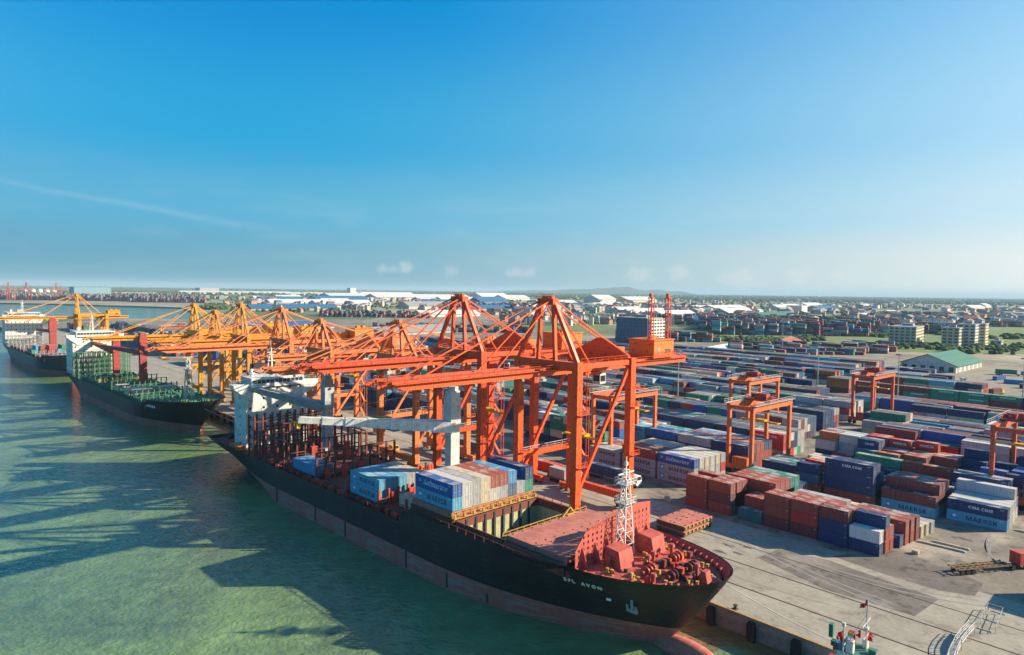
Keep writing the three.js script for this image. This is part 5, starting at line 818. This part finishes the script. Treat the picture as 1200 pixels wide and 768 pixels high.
{ // boarding gangway lying across the apron, with railed landing
  const t = thing('boarding_gangway', 'gangway with white handrails lying across the apron', 'gangway', [121.6, QY, -29]); t.scale.set(0.85, 0.8, 0.8);
  const deck = [V(-9.5, -0.2, 1.2), V(-6, 0.5, 0.9), V(-2, 1.0, 0.6), V(2, 1.3, 0.6), V(6, 1.35, 0.7)];
  const tread = new Shape(); for (let i = 0; i + 1 < deck.length; i++) for (let k = 0; k < 7; k++) { const a = deck[i].clone().lerp(deck[i + 1], k / 7), b = deck[i].clone().lerp(deck[i + 1], (k + 0.85) / 7); tread.bar(a.clone().setY(a.y + 0.25), b.clone().setY(b.y + 0.25), 0.8, 0.06); } tread.part('treads', M.steelGrey, t);
  for (const s of [-1, 1]) { const r = new Shape(); const pts = deck.map((p) => V(p.x, p.y + 0.25, p.z + s * 0.5)); r.rail(pts, 1.1, 0.09, 2); for (let i = 0; i + 1 < pts.length; i++) r.bar(pts[i], pts[i + 1], 0.09, 0.16); r.part('handrail', M.white, t); }
  const st = new Shape(); for (const [x, z] of [[3, 0], [3, 1.3], [6, 0], [6, 1.3], [-2, 0], [-2, 1.2]]) st.bar(V(x, 0, z), V(x, 1.5, z), 0.12); st.part('support', M.galvanised, t);
  const rl = thing('apron_railing', 'thin grey railing beside the gangway', 'railing', [133, QY, -27]); new Shape().rail([V(-3, 0, -1.3), V(6, 0, -1.9), V(6, 0, 0.2), V(-3, 0, 1.1)], 1.2, 0.07, 2.2).part('rails', M.galvanised, rl); for (const q of [-3, 1.5, 6]) new Shape().box(q, 0.05, -0.4, 0.3, 0.1, 2).part('foot', M.steelGrey, rl);
}
for (const [x, z, s, l] of [[138.5, -14.5, 'mrr', 'stack off beyond the trailer']]) [...s].forEach((c, k) => { for (const j of [0, 1, 2]) container(K[c], C40, 155 + j * 2.56, QY + 0.02 + k * (CH + 0.012), -12.5 - j * 0.1, `${lookOf[K[c]][3]} long container in the stack beyond the trailer cab`, 'containers beyond the trailer'); });

function mooringLine(a, b, sag, label) { const pts = []; for (let i = 0; i <= 12; i++) { const t = i / 12, p = a.clone().lerp(b, t); p.y -= sag * 4 * t * (1 - t); pts.push(p); } const m = mesh('mooring_line', metreUV(new THREE.TubeGeometry(new THREE.CatmullRomCurve3(pts), 16, 0.07, 5), 4), M.offWhite); m.userData = { label, category: 'rope', group: 'mooring lines' }; }
mooringLine(V(86.5, 12.6, -280), V(106, QY + 0.6, -212), 2, 'pale mooring line from the bow of the green-decked ship');
mooringLine(V(98.5, 9.6, -218), V(106, QY + 0.6, -256), 1, 'pale mooring line from the stern of the black ship');
mooringLine(V(94.2, 13.4, -55.5), V(106, QY + 0.6, -36), 0.8, 'pale mooring line from the bow of the black ship');

{ const q = makeRandom(41), kinds = ['blue_plain', 'maroon_plain', 'brown_plain', 'navy_plain', 'red_plain', 'sky_plain']; [[456, -58], [462, -70], [436, -78], [440, -66], [452, -48], [470, -74], [476, -60], [500, -88], [508, -66], [530, -76], [440, -46], [520, -100], [536, -112], [560, -84], [590, -94]].forEach(([x, z], i) => { const k = kinds[i % 6], t = container(k, C40, x, QY + 0.02, z, `${lookOf[k][3]} long container set down alone in the truck park`, 'containers in the truck park', q() * 0.5 + (i % 2 ? 0 : 1.2)); }); }

// loose gear about the apron
for (const [x, z, l, a] of [[166.5, -43.6, 9, 0.06], [169, -42.4, 7, 0.02], [192, -31.5, 8, 0.04], [163.5, -99, 10, 0], [160, -99.6, 8, 0.03]]) { const t = thing('timber_dunnage', 'pale timber beam lying on the ground beside the stacks', 'timber', [x, QY, z], a, 'timber beams lying about the yard'); new Shape().span(-0.3, 0.3, 0, 0.28, -l / 2, l / 2).span(-0.22, 0.24, 0.28, 0.34, -l / 2 + 0.2, l / 2 - 0.3).part('beam', M.cream, t); }
for (const [x, z, k] of [[128, -98, 0], [129.4, -98.4, 1], [147.5, -100, 0], [148.6, -101.5, 1], [158, -46, 0], [121, -88, 1]]) { const t = thing('pallet_stack', 'small stack of timber pallets on the apron', 'pallets', [x, QY, z], k * 0.3, 'pallet stacks on the apron'); for (let i = 0; i < 5 + k * 2; i++) { const s = new Shape(); for (const q of [-0.45, 0, 0.45]) s.box(q, i * 0.16 + 0.04, 0, 0.12, 0.08, 1.2); for (let q = -0.5; q <= 0.5; q += 0.25) s.box(0, i * 0.16 + 0.11, q, 1.1, 0.03, 0.16); s.part('pallet', M.cream, t); } }
// ================================================================ inland: buildings, houses, tanks, trees, hills
function shed(x, z, w, d, h, turn, label, wall, roof, { flat = false, bays = 0, cat = 'warehouse', name = 'warehouse' } = {}) {
  const t = thing(name, label, cat, [x, QY - 0.05, z], turn), rise = flat ? 0.4 : Math.min(0.22 * d, 0.5 * h + 1);
  const wl = new Shape(); flat ? wl.span(-w / 2, w / 2, 0, h, -d / 2, d / 2) : wl.prismX([[-d / 2, 0], [d / 2, 0], [d / 2, h - rise], [0, h - 0.1], [-d / 2, h - rise]], -w / 2, w / 2); const wm = wl.part('wall', wall, t);
  const r = new Shape(), o = 0.03 * d + 0.4; if (flat) r.span(-w / 2 - 0.3, w / 2 + 0.3, h, h + 0.5, -d / 2 - 0.3, d / 2 + 0.3); else for (const s of [-1, 1]) r.prismX([[0, h], [s * (d / 2 + o), h - rise - o * rise / (d / 2)], [s * (d / 2 + o), h - rise - o * rise / (d / 2) + 0.4], [0, h + 0.4]], -w / 2 - o, w / 2 + o); r.part('roof', roof, t);
  for (let k = 0; k < bays; k++) { const a = mix(-w / 2, w / 2, (k + 0.5) / bays); for (const s of [-1, 1]) new Shape().box(a, (h - rise) * 0.42, s * d / 2, w / bays * 0.55, (h - rise) * 0.75, 0.3).part('bay_door', M.steelGrey, wm); new Shape().box(-w / 2, (h - rise) * 0.42, mix(-d / 2, d / 2, (k + 0.5) / bays), 0.3, (h - rise) * 0.7, d / bays * 0.5).part('bay_door', M.steelDark, wm); }
  return t;
}
function block(x, z, w, d, floors, turn, label, wall, { fh = 3.4, cols = 6, dcols = 4, glass = M.windowGlass, end = wall, cat = 'building' } = {}) { // a multi-storey building with real window openings' frames
  const t = thing('office_building', label, cat, [x, QY - 0.05, z], turn), h = floors * fh;
  const core = new Shape().span(-w / 2, w / 2, 0, h, -d / 2, d / 2).part('wall', wall, t);
  new Shape().span(-w / 2 - 0.4, w / 2 + 0.4, h, h + 0.7, -d / 2 - 0.4, d / 2 + 0.4).box(w * 0.2, h + 1.8, 0, w * 0.25, 2.4, d * 0.4).part('roof', M.roofGrey, t);
  for (let f = 0; f < floors; f++) {
    const y = f * fh + fh * 0.55;
    for (let c = 0; c < cols; c++) new Shape().box(mix(-w / 2, w / 2, (c + 0.5) / cols), y, d / 2 + 0.03, w / cols * 0.6, fh * 0.5, 0.12).part('window', glass, core);
    for (let c = 0; c < dcols; c++) new Shape().box(-w / 2 - 0.03, y, mix(-d / 2, d / 2, (c + 0.5) / dcols), 0.12, fh * 0.5, d / dcols * 0.62).part('window', glass, core);
    new Shape().span(-w / 2 - 0.25, w / 2 + 0.25, f * fh - 0.15, f * fh + 0.2, -d / 2 - 0.25, d / 2 + 0.25).part('floor_band', end, t);
  }
  return t;
}
block(590, -444, 26, 40, 8, 0, 'dark blue glass office block with pale end wall beyond the cranes', M.officeBlue, { cols: 7, dcols: 9, end: M.officeBlue });
{ const t = thing('stair_wing', 'white banded end wing of the dark blue office block', 'building wing', [590, QY - 0.05, -421.4]); new Shape().span(-13, 13, 0, 27, -2.2, 2.2).part('wall', M.wallWhite, t); for (let f = 0; f < 8; f++) for (let c = 0; c < 5; c++) new Shape().box(-10 + c * 5, f * 3.4 + 1.9, 2.22, 3.4, 1.5, 0.12).part('window', M.windowGlass, t); }
shed(590, -160, 66, 36, 12, 0.0, 'green-roofed transit warehouse with open bays by the truck park', M.wallWhite, M.roofGreen, { bays: 6 });
block(835, -262, 52, 26, 6, 0.15, 'long cream apartment block with balconies beside the meadow', M.cream, { cols: 9, dcols: 5 });
block(850, -222, 20, 16, 6, 0.1, 'cream stepped apartment tower in the middle of its row', M.cream, { cols: 4, dcols: 3 });
block(878, -214, 22, 16, 7, 0.1, 'cream apartment tower with grey side wall', M.wallWhite, { cols: 4, dcols: 3 });
block(915, -214, 24, 18, 7, 0.1, 'yellowish apartment block at the end of its row', M.cream, { cols: 4, dcols: 3 });
block(890, -190, 14, 10, 2, 0.1, 'low white house in front of the apartment towers', M.wallWhite, { cols: 3, dcols: 2 });
const sheds = [ // x, z, width, depth, height, turn, words, wall, roof
  [600, -3150, 130, 62, 46, 0.7, 'tall pale blue clad hall across the basin', M.sheetBlue, M.sheetBlue, true], [640, -3500, 40, 40, 44, 0.7, 'white silo block beside the pale blue hall', M.wallWhite, M.roofWhite, true], [1000, -4200, 240, 60, 16, 0.3, 'white shed beside the round tanks', M.wallWhite, M.roofWhite],
  [1900, -5700, 150, 90, 46, 0.3, 'pale terminal tower block on the far skyline', M.wallGrey, M.roofGrey, true], [2100, -5600, 900, 120, 22, 0.35, 'very long pale terminal building behind the field', M.wallWhite, M.roofWhite], [2300, -5300, 420, 90, 20, 0.35, 'long white shed behind the field', M.wallWhite, M.roofWhite], [1340, -3300, 60, 40, 13, 0.2, 'small white hall alone at the field edge', M.wallWhite, M.roofWhite], [1500, -3330, 130, 60, 18, 0.3, 'white hall at the corner of the field', M.wallWhite, M.roofWhite], [2600, -5300, 190, 90, 20, 0.3, 'white gabled hall far behind the field', M.wallWhite, M.roofWhite], [1010, -2130, 44, 26, 12, 0.4, 'small pale works building beyond the scrub', M.wallWhite, M.roofGrey],
  [2250, -4020, 42, 42, 58, 0.4, 'slim white silo tower above the long halls', M.wallWhite, M.roofWhite, true], [2300, -4030, 70, 50, 34, 0.4, 'square cream block beside the silo tower', M.cream, M.roofWhite, true], [1890, -3380, 330, 120, 30, 0.62, 'broad white-roofed hall below the silo tower', M.wallWhite, M.roofWhite], [1270, -2370, 220, 90, 26, 0.62, 'broad blue-roofed hall with white front', M.wallWhite, M.roofBlue], [1060, -1960, 200, 50, 18, 0.62, 'low white hall before the blue-roofed hall', M.wallWhite, M.roofWhite],
  [2100, -3020, 640, 110, 30, 0.7, 'very long cream factory behind the crane tops', M.cream, M.roofWhite], [1140, -1620, 150, 50, 20, 0.7, 'cream workshop row behind the crane tops', M.cream, M.roofGrey], [2500, -4000, 420, 100, 34, 0.7, 'long white shed on the skyline beyond the pylon', M.wallWhite, M.roofWhite], [2700, -3150, 240, 100, 40, 0.8, 'white hall on the skyline between two pylons', M.wallWhite, M.roofWhite], [1640, -1920, 150, 60, 30, 0.8, 'blue-clad hall between two crane pylons', M.roofBlue, M.roofBlue], [2650, -2900, 220, 90, 30, 0.8, 'low white shed between two crane pylons', M.wallWhite, M.roofWhite],
  [2640, -2230, 150, 90, 40, 0.75, 'tall white factory with cream side under the hills', M.wallWhite, M.roofWhite], [2900, -2210, 270, 100, 33, 0.75, 'long white factory with cream side under the hills', M.cream, M.roofWhite], [985, -812, 30, 22, 13, 0.6, 'small cream hall beside the scrub', M.cream, M.roofGrey, true],
  [1500, -850, 150, 50, 20, 0.85, 'cream workshop with many bays beyond the open ground', M.cream, M.roofWhite], [1850, -1080, 220, 70, 20, 0.85, 'low white-roofed depot beyond the open ground', M.cream, M.roofWhite], [1360, -680, 190, 60, 18, 0.9, 'long teal-roofed shed among far containers', M.cream, M.roofGreen], [2090, -960, 50, 30, 20, 0.9, 'white tower house on the plain', M.wallWhite, M.roofWhite, true], [1060, -672, 110, 22, 14, 0.85, 'row of grey and cream sheds behind the office block', M.wallGrey, M.roofWhite], [960, -560, 90, 16, 8, 0.5, 'long low white-roofed shed beside the inland road', M.wallGrey, M.roofWhite],
  [2030, -400, 70, 40, 18, 1.2, 'large pale building far behind the apartments', M.wallWhite, M.roofWhite, true], [1880, -690, 130, 50, 9, 1.0, 'long pale shed behind the apartments', M.wallWhite, M.roofWhite], [2230, -750, 100, 50, 11, 1.0, 'white double hall far behind the apartments', M.wallWhite, M.roofWhite], [2050, -615, 190, 60, 10, 1.05, 'long blue shed behind the apartments', M.roofBlue, M.roofBlue], [1470, -385, 110, 20, 7, 1.15, 'white shed with long roof behind the apartments', M.wallWhite, M.roofWhite], [1530, -392, 34, 26, 13, 1.1, 'white villa-like hall behind the apartments', M.wallWhite, M.roofWhite], [690, -330, 70, 26, 9, 0.3, 'orange-roofed store beside the green warehouse', M.cream, M.roofTile], [560, -330, 60, 18, 7, 0.2, 'low cream store at the corner of the yard', M.cream, M.roofWhite], [470, -700, 120, 40, 10, 0.2, 'long grey shed inland of the far stacks', M.wallGrey, M.roofGrey], [380, -860, 130, 50, 10, 0.2, 'long dark blue roofed shed inland of the yellow cranes', M.wallGrey, M.roofBlue]];
for (const [x, z, w, d, h, turn, label, wall, roof, flat] of sheds) shed(x, z, w, d, h, Math.hypot(x, z) > 1300 ? turn * 0.12 : turn, label, wall, roof, { flat: !!flat, bays: Math.hypot(x, z) < 1300 ? 5 : 0 });
for (let k = 0; k < 5; k++) { const t = thing('storage_tank', 'round white storage tank on the far bank', 'tank', [560 + k * 34, QY - 0.05, -4550 - k * 8], 0, 'round white tanks on the far bank'); new Shape().add(new THREE.SphereGeometry(13, 20, 14), new THREE.Matrix4().makeTranslation(0, 18, 0)).part('vessel', M.white, t); const l = new Shape(); for (let i = 0; i < 8; i++) { const a = i / 8 * 2 * Math.PI; l.bar(V(12.5 * Math.cos(a), 0, 12.5 * Math.sin(a)), V(12.5 * Math.cos(a), 17, 12.5 * Math.sin(a)), 1); } l.part('legs', M.offWhite, t); }
{ // long pale warehouses spread over the plain
  const q = makeRandom(515); for (let i = 0; i < 26; i++) { const d = 1350 + q() * 2300, l = d * (-0.35 + 1.1 * q()), c = Math.cos(0.7418), s = Math.sin(0.7418), k = Math.floor(q() * 3), x = d * s + l * c, z = -d * c + l * s; if (x < 620 && z < -1150) continue; const t = shed(x, z, 90 + q() * 150, 40 + q() * 30, 12 + q() * 9, (q() - 0.5) * 0.3, ['long low white warehouse with white roof on the far plain', 'long low cream warehouse with white roof on the far plain', 'long low grey warehouse with blue roof on the far plain'][k], [M.wallWhite, M.cream, M.wallGrey][k], [M.roofWhite, M.roofWhite, M.roofBlue][k]); t.userData.group = 'long warehouses on the far plain'; }
}
{ // houses of the town beyond the fields
  const kinds = [[M.wallWhite, M.roofTile], [M.cream, M.roofGrey], [M.wallPink, M.roofTile], [M.wallGrey, M.roofBlue], [M.wallWhite, M.roofGrey], [M.wallPink, M.roofGrey]], words = ['white town house with red tiled roof', 'cream town house with grey roof', 'pink town house with red tiled roof', 'grey town house with blue roof', 'white town house with grey roof', 'pink town house with grey roof'];
  const protos = kinds.map(([w, r], i) => { const h = [9, 12, 8, 10, 14, 11][i], a = [9, 8, 11, 10, 8, 9][i], b = [13, 15, 12, 14, 14, 16][i], flat = i % 3 === 1, wl = new Shape().span(-a / 2, a / 2, 0, h, -b / 2, b / 2).geometry(), rf = (flat ? new Shape().span(-a / 2 - 0.3, a / 2 + 0.3, h, h + 0.6, -b / 2 - 0.3, b / 2 + 0.3).box(0, h + 1.6, -b * 0.2, a * 0.5, 2.4, b * 0.3) : new Shape().prism([[-a / 2 - 0.6, h], [a / 2 + 0.6, h], [0, h + 3.2]], -b / 2 - 0.5, b / 2 + 0.5)).geometry(), wn = new Shape(); for (let y = 1.9; y < h - 1; y += 3.2) for (const q of [-0.28, 0.28]) wn.box(q * a, y, b / 2 + 0.02, 1.6, 1.5, 0.12).box(-a / 2 - 0.02, y, q * b, 0.12, 1.5, 1.6); return [wl, rf, wn.geometry(), w, r]; });
  const zones = [['near the scrub behind the office block', 1080, 1500, -0.02, 0.26, 70], ['in the town under the hills', 1600, 2500, 0.0, 0.3, 60], ['behind the apartment towers', 1150, 1650, 0.5, 0.76, 70], ['beyond the far crane pylons', 1500, 2400, -0.35, -0.1, 50]];
  for (const [where, d0, d1, l0, l1, n] of zones) for (let i = 0; i < n; i++) {
    const d = between(d0, d1), l = d * between(l0, l1), k = Math.floor(rnd() * 6), c = Math.cos(0.7418), s = Math.sin(0.7418), [wl, rf, wn, w, r] = protos[k];
    const t = thing('town_house', `${words[k]} ${where}`, 'house', [d * s + l * c, QY - 0.05, -d * c + l * s], pick([0, 0.4, 0.9, 1.57, 2.2]), 'houses ' + where); t.scale.setScalar(between(0.85, 1.25)); mesh('wall', wl, w, t); mesh('roof', rf, r, t); mesh('windows', wn, M.windowGlass, t);
  }
}
for (const [d, r, turn, w] of [[2250, -0.735, 0.4, 'tall red harbour crane at the edge of the far depot'], [2300, -0.71, 0.9, 'red harbour crane with lowered boom on the far bank'], [2380, -0.665, 0.2, 'red harbour crane beside the far container depot']]) { const c = Math.cos(0.7418), sn = Math.sin(0.7418), l = d * r, t = thing('harbour_crane', w, 'crane', [d * sn + l * c, QY - 0.05, -d * c + l * sn], turn); for (const a of [-8, 8]) for (const b of [-7, 7]) new Shape().bar(V(a, 0, b), V(a * 0.9, 36, b * 0.9), 1.8).part('leg', M.shipRed, t); new Shape().bar(V(-46, 37, 0), V(30, 37, 0), 3.2, 2.4).part('boom', M.shipRed, t); new Shape().bar(V(-7, 36, -5), V(-6, 62, 0), 1.6).bar(V(-7, 36, 5), V(-6, 62, 0), 1.6).part('pylon', M.shipRed, t); new Shape().bar(V(-6, 61, 0), V(-38, 38, 0), 0.8).bar(V(-6, 61, 0), V(26, 38, 0), 0.8).part('stays', M.shipRed, t); }
{ // far container depots: one mass of boxes seen as coloured grain
  const inland = (d, l) => { const c = Math.cos(0.7418), s = Math.sin(0.7418); return [d * s + l * c, -d * c + l * s]; };
  const g = new Shape().box(0, 1.3, 0, 2.44, 2.6, 12.2).geometry(8), cols = [[0.2, 0.05, 0.04], [0.3, 0.06, 0.05], [0.05, 0.12, 0.25], [0.02, 0.06, 0.14], [0.4, 0.38, 0.34], [0.12, 0.035, 0.05], [0.3, 0.1, 0.08], [0.05, 0.28, 0.32], [0.35, 0.14, 0.11], [0.02, 0.18, 0.12]];
  const fields = [[900, 1000, 0.3, 0.52, 12, 7], [1010, 1180, 0.28, 0.54, 14, 7], [1200, 1330, 0.2, 0.5, 9, 6], [985, 1100, 0.5, 0.66, 10, 5], [760, 800, 0.16, 0.3, 5, 4], [1250, 1400, 0.52, 0.78, 8, 4], [1700, 1900, 0.55, 0.78, 8, 5], [2350, 3000, -0.76, -0.45, 16, 9], [2250, 2500, -0.56, -0.45, 7, 7], [620, 690, 0.33, 0.52, 6, 3], [560, 600, 0.36, 0.44, 3, 3], [1900, 2200, -0.1, 0.06, 8, 7], [1300, 1450, -0.28, -0.12, 6, 4], [640, 720, 0.5, 0.56, 4, 3], [880, 960, -0.2, 0.02, 6, 3]], list = [];
  for (const [d0, d1, l0, l1, lanes, hi] of fields) for (let a = 0; a < lanes; a++) { const d = mix(d0, d1, a / lanes); for (let l = l0 * d; l < l1 * d;) { const h = Math.floor(between(1, hi + 0.99)); for (let q = 0; q < 3; q++) for (let k = 0; k < h; k++) { const [x, z] = inland(d + q * 2.7, l); list.push([x, QY + k * 2.6, z, 0.0, pick(cols)]); } l += rnd() < 0.08 ? 20 : 9.2; } }
  const im = new THREE.InstancedMesh(g, new THREE.MeshStandardMaterial({ roughness: 0.7 }), list.length), q = new THREE.Matrix4(), col = new THREE.Color();
  list.forEach(([x, y, z, a, c], i) => { q.makeRotationY(a).setPosition(x, y, z); im.setMatrixAt(i, q); const k = between(0.7, 1.3); im.setColorAt(i, col.setRGB(c[0] * k, c[1] * k, c[2] * k)); }); im.name = 'container_depot'; im.castShadow = im.receiveShadow = true; im.userData = { kind: 'stuff', label: 'far container depots stacked beyond the fields', category: 'containers' }; scene.add(im);
}
{ // the far town seen as a grain of roofs: too many and too small to count
  const inland = (d, l) => { const c = Math.cos(0.7418), s = Math.sin(0.7418); return [d * s + l * c, -d * c + l * s]; }, wall = new Shape().box(0, 4, 0, 10, 8, 12).geometry(), roof = new Shape().prism([[-5.6, 8], [5.6, 8], [0, 11]], -6.5, 6.5).geometry();
  const zones = [[1250, 1900, 0.3, 0.8, 260], [1500, 2600, -0.1, 0.35, 420], [1700, 3200, -0.45, -0.05, 240], [1900, 3600, 0.25, 0.8, 240], [2600, 4200, -0.1, 0.4, 140]], list = []; for (const [d0, d1, l0, l1, n] of zones) for (let i = 0; i < n; i++) { const d = Math.sqrt(between(d0 * d0, d1 * d1)), [x, z] = inland(d, d * between(l0, l1)); if (valueNoise(x / 170, z / 170, 65536, 57) > 0.42) list.push([x, z, between(0.7, 1.7)]); }
  const wc = [[0.42, 0.38, 0.32], [0.6, 0.58, 0.54], [0.4, 0.22, 0.17], [0.3, 0.3, 0.3], [0.2, 0.27, 0.32], [0.45, 0.34, 0.22]], rc = [[0.3, 0.1, 0.06], [0.28, 0.28, 0.28], [0.07, 0.14, 0.25], [0.42, 0.4, 0.37], [0.24, 0.12, 0.09]];
  const im = new THREE.InstancedMesh(wall, new THREE.MeshStandardMaterial({ roughness: 0.9 }), list.length), rm = new THREE.InstancedMesh(roof, new THREE.MeshStandardMaterial({ roughness: 0.9 }), list.length), q = new THREE.Matrix4(), col = new THREE.Color();
  list.forEach(([x, z, k], i) => { q.compose(V(x, QY - 0.05, z), new THREE.Quaternion().setFromAxisAngle(V(0, 1, 0), pick([0, 0.3, 0.9, 1.57])), V(k * between(0.7, 1.8), k, k)); im.setMatrixAt(i, q); rm.setMatrixAt(i, q); im.setColorAt(i, col.setRGB(...pick(wc))); rm.setColorAt(i, col.setRGB(...pick(rc))); });
  im.name = 'far_town'; rm.name = 'roofs'; im.castShadow = im.receiveShadow = rm.castShadow = rm.receiveShadow = true; im.add(rm); im.userData = { kind: 'stuff', label: 'far town of small houses across the plain', category: 'houses' }; scene.add(im);
}
{ // belts of trees: clumps of leaves, far off
  const g0 = new THREE.IcosahedronGeometry(1, 2), p = g0.attributes.position; for (let i = 0; i < p.count; i++) { const v = V(p.getX(i), p.getY(i), p.getZ(i)), n = 0.62 + 0.75 * fbm(v.x * 2.3 + 50 + v.z, v.y * 2.3 + 50 - v.z * 0.7, 512, 77, 3); v.multiplyScalar(n); p.setXYZ(i, v.x, v.y * 0.9, v.z); } g0.computeVertexNormals(); g0.deleteAttribute('uv');
  const inland = (d, l) => { const c = Math.cos(0.7418), s = Math.sin(0.7418); return [d * s + l * c, -d * c + l * s]; };
  const belts = [[720, 860, 0.24, 0.46, 420, 2.6], [880, 980, 0.45, 0.78, 300, 3], [1150, 1700, 0.08, 0.3, 300, 3.6], [1250, 2200, 0.3, 0.78, 500, 4], [1500, 2600, -0.42, 0, 450, 4], [1400, 1900, -0.56, -0.42, 650, 6], [2400, 4500, -0.5, 0.78, 900, 5], [4500, 9000, -0.78, 0.8, 5500, 9], [9000, 18000, -0.8, 0.85, 6000, 15], [3300, 3500, -0.6, -0.42, 300, 10], [640, 760, 0.5, 0.78, 200, 2.6]], list = [];
  for (const [d0, d1, l0, l1, n, r] of belts) for (let i = 0, k = 0; k < n && i < n * 4; i++) { const d = Math.sqrt(between(d0 * d0, d1 * d1)), l = d * between(l0, l1), [x, z] = inland(d, l); if (valueNoise(x / (r * 14), z / (r * 14), 65536, 29) < 0.46) continue; if (x < 560 && z > -2400 && z < -1150) continue; if (x < 700 && z > -560) continue; k++; list.push([x, z, r * between(0.6, 1.35)]); }
  const im = new THREE.InstancedMesh(g0, new THREE.MeshStandardMaterial({ roughness: 1 }), list.length), q = new THREE.Matrix4(), col = new THREE.Color();
  list.forEach(([x, z, r], i) => { q.compose(V(x, QY + r * 0.55, z), new THREE.Quaternion().setFromAxisAngle(V(0, 1, 0), rnd() * 6.28), V(r * between(0.8, 1.4), r, r * between(0.8, 1.4))); im.setMatrixAt(i, q); const k = between(0.6, 1.3); im.setColorAt(i, col.setRGB(0.06 * k, 0.105 * k, 0.032 * k)); }); im.name = 'tree_belt'; im.castShadow = im.receiveShadow = true; im.userData = { kind: 'stuff', label: 'belts of dark green trees across the plain', category: 'trees' }; scene.add(im);
}
{ // far hills
  const ridge = (name, pts, depth, y0) => { const N = 120, R = 6, pos = [], at = (i, j) => { const t = i / N, k = t * (pts.length - 1), a = Math.min(pts.length - 2, Math.floor(k)), u = k - a, x = mix(pts[a][0], pts[a + 1][0], u), z = mix(pts[a][1], pts[a + 1][1], u), h = mix(pts[a][2], pts[a + 1][2], smooth(u)), v = j / R, prof = Math.sin(v * Math.PI), n = 0.8 + 0.45 * fbm(t * 26, v * 3 + 5, 512, 99, 4); return [x + (v - 0.5) * depth * 0.68, y0 + h * prof * n, z - (v - 0.5) * depth * 0.73]; };
    for (let i = 0; i < N; i++) for (let j = 0; j < R; j++) { const a = at(i, j), b = at(i + 1, j), c = at(i + 1, j + 1), d = at(i, j + 1); pos.push(...a, ...b, ...c, ...a, ...c, ...d); }
    const g = new THREE.BufferGeometry(); g.setAttribute('position', new THREE.Float32BufferAttribute(pos, 3)); g.computeVertexNormals(); const m = new THREE.MeshStandardMaterial({ roughness: 1, side: THREE.DoubleSide }); m.color.setRGB(0.07, 0.1, 0.05); structure(mesh(name, metreUV(g, 400), m)); };
  const inl = (d, ratio, h) => { const c = Math.cos(0.7418), s = Math.sin(0.7418); return [d * s + d * ratio * c, -d * c + d * ratio * s, h]; };
  ridge('hills', [inl(16000, -0.05, 20), inl(16000, 0.0, 70), inl(16000, 0.05, 90), inl(16000, 0.1, 120), inl(16000, 0.16, 185), inl(16000, 0.2, 130), inl(16000, 0.24, 105), inl(16000, 0.28, 10)], 2500, -6);
  ridge('hills', [inl(6500, -0.62, 0), inl(6500, -0.6, 34), inl(6500, -0.56, 40), inl(6500, -0.52, 30), inl(6500, -0.5, 0)], 900, -2);
}
renderer.render(scene, camera);
